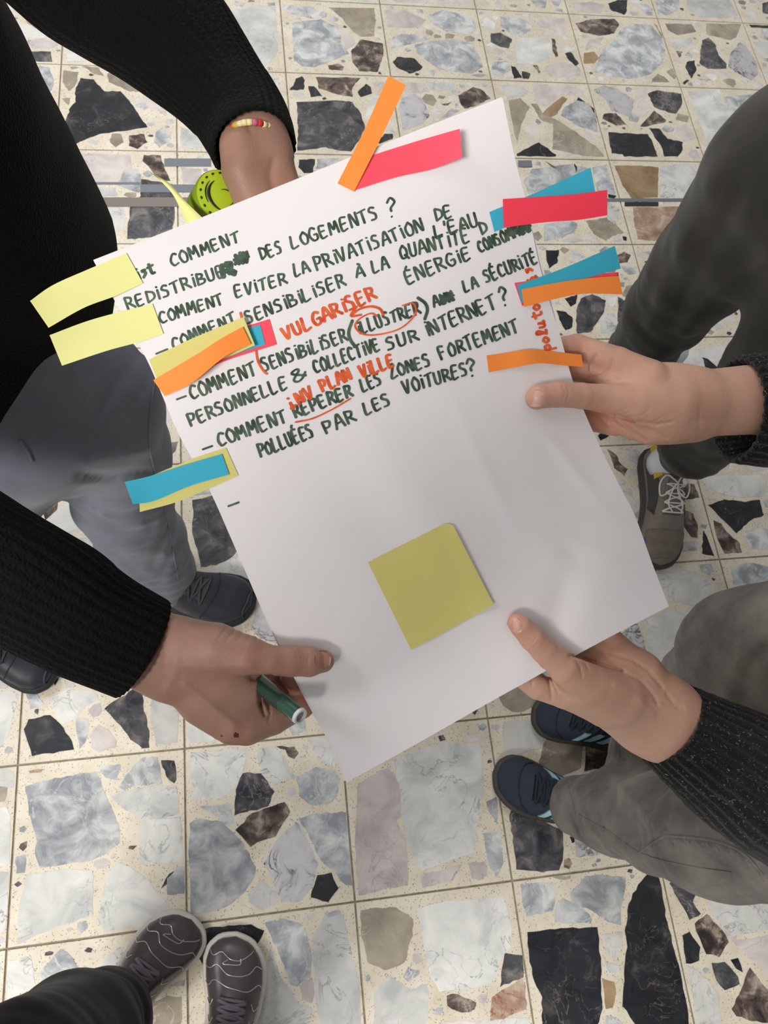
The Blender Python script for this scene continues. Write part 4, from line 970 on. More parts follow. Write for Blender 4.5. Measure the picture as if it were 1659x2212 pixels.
def torso(name, c, yaw, z0, z1, rx, ry, shoulders, elbows, mat, parent, sleeves, neck, lean=(0, 0), h=0.009, seed=1, r_up=0.060):
    cy, sy = math.cos(yaw), math.sin(yaw); M = np.array([[cy, sy, 0], [-sy, cy, 0], [0, 0, 1]])
    pts = np.array([(c[0], c[1], z0), (c[0], c[1], z1)] + list(shoulders) + list(elbows)); lo = pts.min(0) - .24; hi = pts.max(0) + .24; lo[2] = min(z0, min(e[2] for e in elbows)) - .08
    def F(p):
        t = np.clip((p[:, 2] - z0) / (z1 - z0), 0, 1); q = p - np.array([c[0], c[1], 0]) - np.column_stack([t * lean[0], t * lean[1], 0 * t]); q = q @ M.T
        kx = rx * (1 - .08 * t ** 3); ky = ry * (1 + .02 * t)
        d = (np.sqrt((q[:, 0] / kx) ** 2 + (q[:, 1] / ky) ** 2) - 1) * rx; d = np.maximum(d, z0 - p[:, 2]); top = p[:, 2] - (z1 - 0.05)
        d = smin(np.maximum(d, top), ell(p, (c[0] + lean[0], c[1] + lean[1], z1 - .06), (rx * .85, ry * .9, .10), M), 0.06)
        for s_, e in zip(shoulders, elbows):
            d = smin(d, cone(p, s_, e, r_up, r_up * .85), 0.05)
        d = smin(d, cone(p, neck[0], neck[1], .075, .058), 0.03)
        near = np.abs(d) < .03; x = p[near]; d = d.copy(); d[near] += wob(x * np.array([1, 1, .6], np.float32), seed, 30, .0025) + wob(x, seed + 3, 60, .0012)
        return d
    return garment(name, F, lo, hi, h, mat, parent, sleeves)
def loose_hand(parent, wr, d, side, mat):          # relaxed hand: palm, four bent fingers, thumb
    wr = np.array(wr, float); d = np.array(d, float); d /= np.linalg.norm(d); up = np.array([0, 0, 1.]); sd = np.cross(d, up); sd /= np.linalg.norm(sd); sd = sd * side; up = np.cross(sd, d) * side
    def F(p):
        r = cone(p, wr - d * .05, wr + d * .01, .026, .026, .8, up); r = smin(r, cone(p, wr + d * .01, wr + d * .07, .030, .038, .42, up), .015)
        for k, (o, L) in enumerate(((-.030, .058), (-.010, .070), (.011, .074), (.031, .066))):
            a = wr + d * .085 + sd * o; b_ = a + d * L * .5 - up * .010; e = b_ + d * L * .38 - up * .026
            r = smin(r, np.minimum(cone(p, a, b_, .0095, .0085), cone(p, b_, e, .0085, .0072)), .004)
        t0 = wr + d * .02 + sd * .022; t1 = wr + d * .062 + sd * .050 - up * .008; r = smin(r, cone(p, t0, t1, .016, .011), .01); return smin(r, cone(p, t1, t1 + d * .032 - sd * .004 - up * .01, .011, .0085), .003)
    c_ = wr + d * .06; P, f = nets(F, c_ - .14, c_ + .14, .0026); mesh('hand', P, f, mat, parent)
HAIR = {}
def head(parent, c, yaw, skin_m, hair_c, pitch=0.5):
    cy, sy = math.cos(yaw), math.sin(yaw); Rz = np.array([[cy, sy, 0], [-sy, cy, 0], [0, 0, 1]]); cp_, sp = math.cos(pitch), math.sin(pitch)
    Ry = np.array([[cp_, 0, -sp], [0, 1, 0], [sp, 0, cp_]]); M = Ry @ Rz; c = np.array(c)
    def loc(p): return (p - c) @ M.T
    def F(p):
        q = loc(p); d = ell(q, (-.01, 0, .03), (.092, .075, .095)); d = smin(d, ell(q, (.02, 0, -.045), (.065, .056, .07)), .04)
        d = smin(d, cone(q, (.083, 0, .012), (.105, 0, -.022), .007, .012), .012)
        for s_ in (-1, 1):
            d = -smin(-d, ell(q, (.088, s_ * .031, .012), (.016, .017, .011)), .012)
            d = smin(d, ell(q, (-.005, s_ * .077, -.005), (.018, .010, .032)), .006)
            d = smin(d, ell(q, (.074, s_ * .031, .012), (.012, .0125, .0105)), .003)
        d = smin(d, cone(q, (.078, -.02, -.052), (.078, .02, -.052), .007, .007), .008); d = smin(d, cone(p, c + np.array([-.02, 0, -.045]) @ M, c + np.array([-.055, 0, 0]) @ Rz + np.array([0, 0, -.17]), .052, .056), .03); return d
    P, f = nets(F, c - .2, c + .17, .0045); mesh('head', P, f, skin_m, parent)
    def FH(p):
        q = loc(p); d = np.minimum(ell(q, (-.016, 0, .038), (.103, .086, .104)), ell(q, (-.035, 0, 0), (.08, .082, .09))); cut = (q[:, 0] - .045) * .8 - (q[:, 2] - .06) * .9
        d = np.maximum(d, cut); d = d.copy(); d += wob(q, 5, 160, .0028); return d
    mt, nt, b = nm('hair', .7, hair_c); P, f = nets(FH, c - .2, c + .2, .006); mesh('hair', P, f, mt, parent)
    for s_ in (-1, 1):
        w = c + np.array([.078, s_ * .031, .012]) @ M; bm_ = bmesh.new(); bmesh.ops.create_uvsphere(bm_, u_segments=12, v_segments=8, radius=.0105)
        me = bpy.data.meshes.new('eye'); bm_.to_mesh(me); bm_.free(); o = link('eye', me, EYE, parent); o.location = tuple(w)
EYE, _n, _b = nm('brown_eye', .2, (.08, .05, .035))
# ---- shoes
def smat(name, c, rough=.6, var=.35, sc_=60, bs=.25):
    mt, nt, b = nm(name, rough, c, spec=.4); n = N(nt); tc = n('TexCoord').outputs['Object']; n1 = n('TexNoise', {'Vector': tc, 'Scale': sc_, 'Detail': 5}).outputs[0]
    nt.links.new(mixc(n, n1, tuple(x * (1 - var) for x in c), tuple(x * (1 + var) for x in c)), b.inputs['Base Color']); bump(n, b, n('TexNoise', {'Vector': tc, 'Scale': 600, 'Detail': 3}).outputs[0], bs, .0004); return mt
class Shoe:
    def __init__(s, parent, toe, heel, side, up_m, sole_m, lace_m, wid=.105, hh=1.0, sole_h=.026, label=None):
        toe = np.array(toe[:2]); heel = np.array(heel[:2]); s.L = np.linalg.norm(toe - heel); d = (toe - heel) / s.L; s.side = side; s.k = wid / .105; s.hh = hh; s.sh = sole_h; s.lm = lace_m
        s.o = bpy.data.objects.new('shoe', None); COL.objects.link(s.o); s.o.parent = parent; s.o.location = (heel[0], heel[1], 0); s.o.rotation_euler = (0, 0, math.atan2(d[1], d[0])); s.o.empty_display_size = .05
        if label: s.o['label'] = label
        nu, nv = 44, 26; v = [s.p(i / nu, math.pi * j / nv) for i in range(nu + 1) for j in range(nv + 1)]; W1 = nv + 1
        f = [(i * W1 + j, (i + 1) * W1 + j, (i + 1) * W1 + j + 1, i * W1 + j + 1) for i in range(nu) for j in range(nv)]
        mesh('upper', v, f, up_m, s.o)
        v = []; N2 = 64; prof = [(0.0, -.003), (.004, .003), (s.sh * .5, .005), (s.sh - .004, .0055), (s.sh, .003), (s.sh + .001, -.004)]
        for z, off in prof:
            for j in range(N2):
                a = 2 * math.pi * j / N2; u = .5 - .5 * math.cos(a); w, c_ = s.w(u), s.c(u); sg = 1 if a < math.pi else -1
                x = s.L * (.5 - .5 * math.cos(a)) + off * -math.cos(a); y = c_ + sg * (w + off * abs(math.sin(a)) ** .5); v.append((x, y, z + .012 * max(0, u - .8) ** 2 / .04 * (z < .01)))
        f = [(r * N2 + j, r * N2 + (j + 1) % N2, (r + 1) * N2 + (j + 1) % N2, (r + 1) * N2 + j) for r in range(len(prof) - 1) for j in range(N2)] + [tuple(range(N2))[::-1], tuple((len(prof) - 1) * N2 + j for j in range(N2))]
        mesh('sole', v, [q[::-1] for q in f], sole_m, s.o)
    def w(s, u):
        t = [0, .02, .06, .15, .3, .45, .6, .72, .82, .9, .96, .985, 1]; y = [0, .013, .023, .031, .0335, .036, .043, .049, .0495, .043, .030, .019, 0]; return float(np.interp(u, t, y)) * s.k
    def c(s, u): return s.side * (.009 * math.sin(math.pi * min(1, u * 1.1)) - .011 * max(0, u - .55) / .45)
    def h(s, u): return (float(np.interp(u, [0, .03, .1, .3, .42, .55, .68, .8, .9, .97, 1], [.055, .078, .09, .098, .096, .08, .063, .051, .043, .034, .022])) - .02) * s.hh + s.sh
    def p(s, u, ph, e=0.0):
        cs, sn = math.cos(ph), math.sin(ph); w = s.w(u) * .97; h = s.h(u) - s.sh
        return (s.L * (.004 + u * .992) + (e * .5 if u > .9 else 0), s.c(u) + (w + e) * math.copysign(abs(cs) ** .75, cs), s.sh + (h + e) * abs(sn) ** .85)
    def line(s, name, pts, r, mat, n=None, e=.001, flat=1.0):
        P = [s.p(u, ph, e) for u, ph in (spline([(a, b_, 0) for a, b_ in pts], n or 5 * len(pts))[:, :2] if len(pts) > 1 else pts)]
        v, f = tube(P, r, 8, flat=flat); return mesh(name, v, f, mat, s.o)
    def patch_(s, name, u0, u1, p0, p1, mat, e=.0014, sk=0.0, n=8):
        v = []
        for q in (e, -.0004):
            for i in range(n + 1):
                for j in range(n + 1): t = j / n; v.append(s.p(u0 + (u1 - u0) * i / n + sk * t, p0 + (p1 - p0) * t, q))
        W1 = n + 1; K = W1 * W1; f = [(i * W1 + j, (i + 1) * W1 + j, (i + 1) * W1 + j + 1, i * W1 + j + 1) for i in range(n) for j in range(n)]
        rim = list(range(W1)) + [i * W1 + n for i in range(1, W1)] + [n * W1 + j for j in range(n - 1, -1, -1)] + [i * W1 for i in range(n - 1, 0, -1)]
        f += [(a, a + K, b_ + K, b_) for a, b_ in zip(rim, rim[1:] + rim[:1])]; return mesh(name, v, f, mat, s.o)
    def laces(s, u0=.40, u1=.62, n=5, r=.0022, spread=.42):
        s.patch_('tongue', u0 - .05, u1 + .02, math.pi / 2 - spread * .8, math.pi / 2 + spread * .8, s.tm if hasattr(s, 'tm') else s.lm, .0012)
        for i in range(n):
            u = u0 + (u1 - u0) * i / (n - 1); a = spread * (1 - .12 * i / n)
            s.line('lace', [(u, math.pi / 2 - a), (u + .005, math.pi / 2), (u, math.pi / 2 + a)], r, s.lm, 9, .0035, .6)
            if i < n - 1:
                d = (u1 - u0) / (n - 1); s.line('lace', [(u, math.pi / 2 - a), (u + d / 2, math.pi / 2), (u + d, math.pi / 2 + a)], r, s.lm, 9, .0045, .6)
                s.line('lace', [(u, math.pi / 2 + a), (u + d / 2, math.pi / 2), (u + d, math.pi / 2 - a)], r, s.lm, 9, .005, .6)
# ================================================================ PEOPLE
# ---- person 1: black jumper, left side
p1 = empty('person', (.2, -1.74, 0), 'person in black ribbed jumper and blue-grey trousers at left, holding the sheet with both hands', 'person')
o = h1.build('hand', SK_L, p1, 0.0013, [(600, 400, 40, .2)]); o['label'] = 'left hand gripping the top edge from behind'
o = h2.build('hand', SK_L, p1, 0.0012, [(700, 1428, 26, .3), (512, 1590, 30, .2), (540, 1420, 50, .2), (630, 1480, 40, .45), (650, 1510, 40, .3)]); o['label'] = 'right hand with thumb on the sheet and scab on a knuckle'
h2.nail(697, 1425, 18, 20, 0.06, NAIL_L, p1)
def scab(hd, cx, cy, r, parent):
    mt, nt, b = nm('dark_red_scab', .5, S(84, 26, 24)); rs = random.Random(int(cx)); c = hd.hit(cx, cy, .4, .75); v = [c * (1 - .0011 / c[2])]; n_ = 14
    for i in range(n_):
        a = i * 6.2832 / n_; k = r * rs.uniform(.65, 1.15); q = hd.hit(cx + k * math.cos(a), cy + k * math.sin(a), .4, .75); q = c if q is None else q; v.append(q * (1 - .0002 / q[2]))
    mesh('scab', cam2w(np.array(v)), [(0, i + 1, (i + 1) % n_ + 1) for i in range(n_)], mt, parent)
scab(h2, 511, 1588, 8.5, p1); scab(h2, 478, 1590, 3.0, p1)
def sp(*st): return [tuple(cam2w(cp(x, y, z))) + (w * cp(x, y, z)[2] / FPX,) for x, y, z, w in st]      # (px, py, mm behind the sheet plane, half width px)
sl1 = sleeve(sp((549, 320, 32, 92), (530, 272, 48, 98), (486, 205, 60, 104), (406, 116, 68, 122), (268, -10, 74, 155), (90, -170, 66, 180)) + [(.2, -1.56, 1.26, .048)], 34, 3)
sl2 = sleeve(sp((306, 1399, 30, 113), (200, 1348, 26, 122), (100, 1290, 28, 134), (-10, 1225, 30, 145), (-260, 1110, 36, 165)) + [(.10, -1.96, 1.12, .048)], 34, 5)
torso('jumper', (.190, -1.735), -.40, .875, 1.44, .142, .205, [(.17, -1.56, 1.36), (.05, -1.9, 1.36)], [(.22, -1.55, 1.24), (.10, -1.95, 1.12)], KNIT, p1, [sl1, sl2], ((.15, -1.73, 1.40), (.17, -1.735, 1.47)), seed=2, lean=(-.085, .01))
legs('trousers', [wl((350, 1235, .08, 74), (305, 1165, .25, 90), (268, 1075, .45, 103), (242, 975, .62, 122), (200, 860, .80, 150)), wl((-110, 1345, .08, 74), (-90, 1250, .3, 90), (-35, 1075, .6, 112), (45, 930, .82, 150))], TRL, p1,
     ((.19, -1.74, .88), (.13, .17, .13)), 11, hem=(.045, .05), folds=[([(300, 770), (250, 830), (205, 905)], .004, 12), ([(345, 770), (305, 850), (250, 930)], .004, 10), ([(160, 1000), (230, 985), (335, 970)], -.005, 12), ([(170, 1022), (235, 1030), (300, 1018), (355, 1030)], .006, 9),
     ([(180, 1075), (240, 1104), (300, 1104), (350, 1080)], .005, 10), ([(190, 1100), (250, 1130), (310, 1135)], -.004, 9), ([(205, 1150), (260, 1160), (330, 1140)], .003, 9), ([(250, 1195), (300, 1240), (345, 1262)], .004, 9), ([(368, 1110), (352, 1170), (330, 1225)], .005, 10), ([(375, 1180), (360, 1215), (345, 1250)], .004, 8), ([(255, 1215), (320, 1195), (385, 1200)], -.003, 9)])
for q in p1.children:
    if q.name.startswith('trousers'): seam('seam', q, [(358, 740), (330, 850), (322, 960), (352, 1080), (372, 1180), (384, 1250)], .0011, TRL, p1, 50); seam('seam', q, [(42, 950), (58, 972), (70, 996)], .0016, TRL, p1, 14); seam('hem_stitch', q, [(262, 1262), (320, 1270), (375, 1240), (388, 1215)], .0009, TRL, p1, 20)
head(p1, (.22, -1.765, 1.60), -.42, SK_L, (.03, .02, .015))
BRC = [nm('red_thread', .7, S(206, 44, 40))[0], nm('cream_thread', .7, S(222, 206, 150))[0], nm('white_thread', .7, S(226, 222, 216))[0], nm('yellow_thread', .7, S(196, 160, 60))[0], nm('pink_thread', .7, S(196, 90, 130))[0]]
gg = G(); n_ = 64; pts = []
for i in range(n_ + 1):
    t = 2 * math.pi * i / n_; q = cp(545 + 56 * math.cos(t), 296 - 32 * math.sin(t) + 2 * math.cos(t), 36 - 25 * math.sin(t)); pts.append(cam2w(q))
rb = random.Random(3)
for i in range(0, n_, 2):
    v_, f_ = tube(pts[i:i + 3], .0019 * (1 + .15 * rb.random()), 8); gg.add(v_, f_, rb.choice([0, 1, 2, 1, 3, 0, 4]))
gg.build('bracelet', BRC, p1)
BLKS = smat('worn_black_leather', S(42, 44, 52), .45); BSOL = smat('black_rubber', S(34, 35, 38), .7); BLAC = smat('charcoal_lace', S(58, 60, 66), .8)
for toe, heel, sd, lb in ((atz(541, 1322, .02), atz(262, 1222, .02), -1, 'black lace-up shoe under the visible trouser leg'), (atz(128, 1438, .02), atz(-165, 1372, .02), 1, 'black shoe cut by the left edge')):
    s_ = Shoe(p1, toe, heel, sd, BLKS, BSOL, BLAC, .116, 1.1, .03, lb); s_.laces(.46, .68, 4, .0024, .5)
    s_.line('seam', [(.70, .35), (.73, 1.0), (.75, math.pi / 2), (.73, 2.14), (.70, 2.8)], .0012, BSOL, 24)
    s_.line('seam', [(.97, .1), (.96, 1.2), (.965, math.pi / 2), (.96, 2), (.97, 3.0)], .0018, BLAC, 24)
rebase(p1)
# ---- person 2: speckled cardigan, right side
p2 = empty('person', (1.12, -2.2, 0), 'person in black speckled cardigan and grey denim at right, both thumbs on the sheet', 'person')
o = h3.build('hand', SK_C, p2, 0.0013, [(1160, 860, 30, .35), (1230, 770, 60, .35), (1350, 930, 60, .3), (1280, 905, 40, .5)]); o['label'] = 'right hand pinching the right edge of the sheet'
o = h4.build('hand', SK_C, p2, 0.0013, [(1112, 1345, 26, .5), (1150, 1380, 30, .2), (1320, 1410, 60, .3)]); o['label'] = 'left hand under the bottom edge of the sheet'
h3.nail(1156, 860, 21, 19, 0.08, NAIL_C, p2); h4.nail(1113, 1351, 19, 14, 0.85, NAIL_C, p2)
sl3 = sleeve(sp((1592, 884, 32, 113), (1690, 885, 24, 124), (1800, 885, 20, 135)) + [(1.0, -1.97, 1.08, .055), (1.10, -1.98, 1.14, .046)], 30, 7, .03, fuzz=.006)
sl4 = sleeve(sp((1446, 1563, 26, 95), (1530, 1620, 19, 116), (1640, 1690, 14, 140), (1800, 1770, 12, 155)) + [(1.0, -2.34, 1.0, .058), (1.09, -2.39, 1.08, .046)], 30, 9, .03, fuzz=.006)
torso('cardigan', (1.17, -2.2), 3.10, .84, 1.42, .13, .20, [(1.15, -2.03, 1.34), (1.15, -2.37, 1.34)], [(1.10, -1.99, 1.14), (1.09, -2.39, 1.08)], SPEC, p2, [sl3, sl4], ((1.16, -2.2, 1.38), (1.15, -2.2, 1.46)), seed=5)
legs('trousers', [wl((1250, 1741, .07, 62), (1330, 1756, .20, 84), (1430, 1778, .38, 102), (1560, 1806, .55, 122)) + [(1.10, -2.30, .80, .10)], wl((1372, 1656, .07, 58), (1415, 1585, .28, 68), (1512, 1470, .50, 72), (1610, 1410, .62, 128)) + [(1.12, -2.13, .82, .10)]],
     TRC, p2, ((1.16, -2.2, .88), (.13, .17, .12)), 21, fold=.0032, hem=(.045, .05), folds=[([(1318, 1662), (1360, 1722), (1402, 1775), (1445, 1840)], -.007, 13), ([(1290, 1742), (1302, 1712), (1322, 1680)], -.004, 8), ([(1310, 1720), (1350, 1770), (1390, 1810)], .009, 26), ([(1352, 1755), (1380, 1790), (1403, 1823)], -.004, 6),
     ([(1300, 1800), (1382, 1838), (1437, 1806)], -.003, 7), ([(1437, 1806), (1520, 1830), (1600, 1850), (1659, 1900)], -.005, 8), ([(1450, 1830), (1520, 1862), (1600, 1880)], .004, 9), ([(1480, 1740), (1560, 1800), (1659, 1850)], .005, 14), ([(1240, 1700), (1262, 1745), (1270, 1800)], -.003, 7),
     ([(1500, 1400), (1520, 1440), (1540, 1500)], .004, 14), ([(1600, 1300), (1600, 1400), (1570, 1500)], -.004, 14), ([(1659, 1400), (1620, 1450), (1600, 1520)], .005, 14)])
for q in p2.children:
    if q.name.startswith('trousers'):
        seam('seam', q, [(1225, 1690), (1238, 1740), (1248, 1792)], .0016, TRC, p2, 20); seam('seam', q, [(1250, 1760), (1320, 1800), (1382, 1842), (1480, 1870), (1580, 1885)], .0013, TRC, p2, 40); seam('seam', q, [(1382, 1842), (1410, 1822), (1437, 1806)], .0016, TRC, p2, 14); seam('seam', q, [(1437, 1806), (1530, 1815), (1600, 1840), (1650, 1890)], .0016, TRC, p2, 30)
        rf = random.Random(2)
        for k in range(26): x = 1440 + k * 8; y = 1806 + (k * 8) * .18 + max(0, k - 18) * 6; dx, dy = rf.uniform(4, 16), rf.uniform(6, 22); seam('frayed_thread', q, [(x, y), (x + dx, y + dy)], .0005, TRC, p2, 7)
head(p2, (1.09, -2.19, 1.58), 3.1, SK_C, (.05, .03, .02))
NAV = smat('navy_suede', S(44, 50, 66), .8, .25); GUM = smat('dark_gum_rubber', S(66, 60, 54), .6); NLC = smat('dark_navy_lace', S(30, 38, 48), .8); STR = smat('pale_blue_leather', S(168, 206, 220), .5, .05)
for toe, heel, sd, lb in ((atz(1069, 1686, .02), atz(1365, 1752, .02), 1, 'blue suede shoe lying fully in view'), (atz(1160, 1520, .02), atz(1425, 1640, .02), -1, 'blue suede shoe partly under the hand')):
    s_ = Shoe(p2, toe, heel, sd, NAV, GUM, NLC, .104, .92, .022, lb); s_.laces(.53, .74, 5, .0026, .5)
    for k in range(3):
        for ph0, ph1 in ((.28, .95), (math.pi - .28, math.pi - .95)): s_.patch_('side_stripe', (.645 - k * .085), (.69 - k * .085), ph0, ph1, STR, .0016, -.05)
    s_.line('seam', [(.76, .3), (.83, .9), (.86, math.pi / 2), (.83, 2.24), (.76, 2.84)], .001, NLC, 24)
rebase(p2)
# ---- person 3: dark trousers, upper right
p3 = empty('person', (1.3, -1.55, 0), 'person standing at upper right in dark trousers and grey sneakers, body out of frame', 'person')
legs('trousers', [wl((1375, 845, .08, 50), (1378, 770, .2, 64), (1440, 675, .4, 88), (1525, 572, .58, 112), (1625, 480, .74, 145)) + [(1.17, -1.52, .86, .10)], wl((1460, 988, .09, 38), (1505, 962, .22, 66), (1590, 890, .4, 88), (1680, 815, .58, 115)) + [(1.27, -1.62, .84, .10)]],
     TRD, p3, ((1.24, -1.56, .92), (.15, .13, .12)), 31, hem=(.05, .075), folds=[([(1500, 480), (1440, 600), (1400, 700)], -.004, 14), ([(1600, 420), (1520, 560), (1450, 700)], .005, 18), ([(1659, 560), (1560, 620), (1480, 720)], -.004, 14), ([(1380, 700), (1420, 740), (1470, 760)], .005, 10), ([(1360, 740), (1400, 775), (1450, 785)], -.004, 9), ([(1480, 960), (1520, 985), (1560, 985)], .004, 10), ([(1420, 960), (1450, 1000), (1480, 1030)], -.004, 10)])
torso('jacket', (1.33, -1.50), -1.7, .97, 1.44, .13, .2, [(1.18, -1.48, 1.36), (1.48, -1.52, 1.36)], [(1.24, -1.44, 1.10), (1.52, -1.54, 1.08)], JAC, p3, [tube([(1.24, -1.44, 1.10), (1.34, -1.62, 1.0)], .045, 24, 8), tube([(1.52, -1.54, 1.08), (1.46, -1.70, 1.0)], .045, 24, 8)], ((1.33, -1.5, 1.4), (1.33, -1.52, 1.48)), seed=8)
head(p3, (1.32, -1.57, 1.6), -1.7, SK_C, (.04, .03, .02))
loose_hand(p3, (1.34, -1.635, .995), (.02, -1, -.25), 1, SK_C); loose_hand(p3, (1.46, -1.715, .995), (-.1, -1, -.25), -1, SK_C)
GRU = smat('grey_brown_mesh', S(112, 104, 96), .7, .3, 90); TOV = smat('taupe_suede', S(104, 96, 82), .8); GSO = smat('dark_grey_rubber', S(58, 56, 54), .7); WLC = smat('white_lace', S(214, 210, 204), .8, .05); YLB = smat('yellow_lining', S(186, 158, 50), .7, .1); DKO = smat('charcoal_overlay', S(56, 54, 54), .6); BLO = smat('bright_blue_overlay', S(40, 84, 190), .5, .1); SOC = smat('white_sock', S(206, 206, 210), .9, .05)
for toe, heel, sd, lb in ((atz(1432, 1226, .02), atz(1404, 974, .02), 1, 'grey sneaker with white lace bow'), (atz(1350, 1010, .02) + np.array([-.13, .17, 0]), atz(1404, 974, .02) + np.array([-.09, .17, 0]) + np.array([0, .25, 0]) * .2, -1, None)):
    if sd == -1: toe = atz(1200, 862, .02); heel = atz(1430, 842, .02)
    s_ = Shoe(p3, toe, heel, sd, GRU, GSO, WLC, .106, 1.0, .028, lb); s_.tm = GRU; s_.laces(.42, .62, 4, .0019, .45)
    s_.patch_('toe_cap', .80, .985, .06, .42, DKO, .0012); s_.patch_('toe_cap', .80, .985, math.pi - .42, math.pi - .06, DKO, .0012); s_.patch_('toe_overlay', .74, .955, .45, math.pi - .45, TOV, .0012); s_.patch_('side_overlay', .12, .55, .12, .7, DKO, .0014, .08); s_.patch_('side_overlay', .12, .55, math.pi - .12, math.pi - .7, DKO, .0014, .08)
    s_.patch_('blue_accent', .80, .93, .25 if sd < 0 else math.pi - .55, .55 if sd < 0 else math.pi - .25, BLO, .002)
    s_.patch_('collar', .02, .34, .5, .95, YLB, .003); s_.patch_('collar', .02, .34, math.pi - .5, math.pi - .95, YLB, .003)
    if sd == 1:
        zt = s_.h(.42) + .008; x0 = s_.L * .42
        for sg in (-1, 1):
            mesh('lace_bow', *tube([(x0, s_.c(.42), zt), (x0 - .012, sg * .018, zt + .008), (x0 + .006, sg * .034, zt + .002), (x0 + .030, sg * .030, zt - .010), (x0 + .022, sg * .012, zt - .004), (x0, s_.c(.42), zt)], .0017, 8, 40), WLC, s_.o)
            mesh('lace_end', *tube([(x0, s_.c(.42), zt + .002), (x0 + .02, sg * .006, zt), (x0 + .045, sg * .016 + .006, zt - .016), (x0 + .062, sg * .010 + .01, zt - .022)], .0015, 8, 24), WLC, s_.o)
    mesh('sock', *tube([(s_.L * .2, s_.c(.2), .06), (s_.L * .21, s_.c(.2), .13), (s_.L * .22, s_.c(.2), .2)], [.040, .038, .036], 24, 8), SOC, s_.o)
rebase(p3)
# ---- person 4: the one standing at the lower left corner
p4 = empty('person', (.2, -2.6, 0), 'person at the bottom left corner in black trousers and dark silver-lined sneakers', 'person')
legs('trousers', [wl((262, 2190, .075, 50), (222, 2215, .16, 100), (150, 2262, .30, 135), (20, 2360, .5, 165)) + [(.09, -2.66, .82, .095)], [(.35, -2.60, .075, .045), (.34, -2.63, .3, .07), (.31, -2.66, .55, .085), (.27, -2.68, .82, .10)]], TRP, p4, ((.18, -2.68, .88), (.17, .13, .13)), 41, hem=(.05, .05))
torso('coat', (.18, -2.70), 1.35, .85, 1.42, .13, .2, [(0, -2.68, 1.34), (.36, -2.72, 1.34)], [(-.03, -2.60, 1.14), (.43, -2.60, 1.14)], JAC, p4, [tube([(-.03, -2.60, 1.14), (.14, -2.45, 1.32), (.32, -2.335, 1.50)], [.05, .045, .034], 24, 10), tube([(.43, -2.60, 1.14), (.50, -2.5, 1.28), (.555, -2.36, 1.475)], [.05, .045, .034], 24, 10)], ((.18, -2.7, 1.38), (.18, -2.68, 1.46)), seed=12)
head(p4, (.2, -2.64, 1.60), 1.1, SK_L, (.03, .02, .015))
def cw(x, y, z): return cam2w(np.array([x, y, z]))     # hands closed round the phone that takes the picture
for sg, nm_ in ((-1, 'hand'), (1, 'hand')):
    wr_ = np.array([.32, -2.335, 1.50]) if sg < 0 else np.array([.555, -2.36, 1.475]); hp_ = cw(sg * .052, .055, -.016)
    def FH2(p, wr_=wr_, hp_=hp_, sg=sg):
        d = cone(p, wr_, wr_ * .4 + hp_ * .6, .024, .028); d = smin(d, cone(p, wr_ * .4 + hp_ * .6, cw(sg * .020, .045, -.028), .016, .009), .01)
        for k in range(4): q0 = cw(sg * .056, .035 + k * .017, -.014); d = smin(d, cone(p, wr_ * .35 + q0 * .65, cw(sg * .052, .03 + k * .017, -.004), .011, .009), .006)
        return d
    P_, f_ = nets(FH2, np.minimum(wr_, hp_) - .07, np.maximum(wr_, hp_) + .07, .003); mesh(nm_, P_, f_, SK_L, p4)
PU = smat('dark_grey_leather', S(74, 67, 68), .3, .3, 40, .15); PS = smat('pale_grey_rubber', S(200, 195, 185), .6, .08); PL = smat('mauve_grey_lace', S(102, 94, 104), .7); SIL = nm('silver_piping', .25, S(186, 182, 182), metal=.6)[0]
for toe, heel, sd, lb in ((atz(404, 1976, .02), atz(214, 2266, .02), 1, 'left sneaker with silver wavy lines'), (atz(524, 2022, .02), atz(452, 2372, .02), -1, 'right sneaker with silver wavy lines')):
    s_ = Shoe(p4, toe, heel, sd, PU, PS, PL, .108, .95, .026, lb); s_.laces(.44, .63, 5, .0030, .42)
    hp = math.pi / 2
    for pts in ([(.90, .35), (.87, .8), (.90, 1.2), (.86, 1.6), (.90, 2.1), (.93, 2.6)], [(.80, .25), (.79, .7), (.82, 1.1), (.77, 1.5), (.79, 2.0), (.84, 2.4), (.82, 2.9)], [(.70, .2), (.69, .6), (.73, 1.0), (.70, 1.5), (.69, 2.0), (.73, 2.5), (.70, 2.95)],
                [(.86, 1.45), (.83, 1.3), (.84, 1.7), (.88, 1.75)], [(.60, .2), (.58, .6), (.62, .85)], [(.60, 2.94), (.58, 2.5), (.62, 2.25)], [(.50, .2), (.48, .6), (.52, .85)], [(.50, 2.94), (.48, 2.5), (.52, 2.3)], [(.40, .2), (.38, .6), (.42, .85)], [(.40, 2.94), (.38, 2.5), (.42, 2.3)]):
        s_.line('silver_line', pts, .0008, SIL, 30, .0005)
    s_.line('lace_loop', [(.42, hp - .4), (.40, hp), (.42, hp + .4)], .003, PL, 12, .004)
rebase(p4)
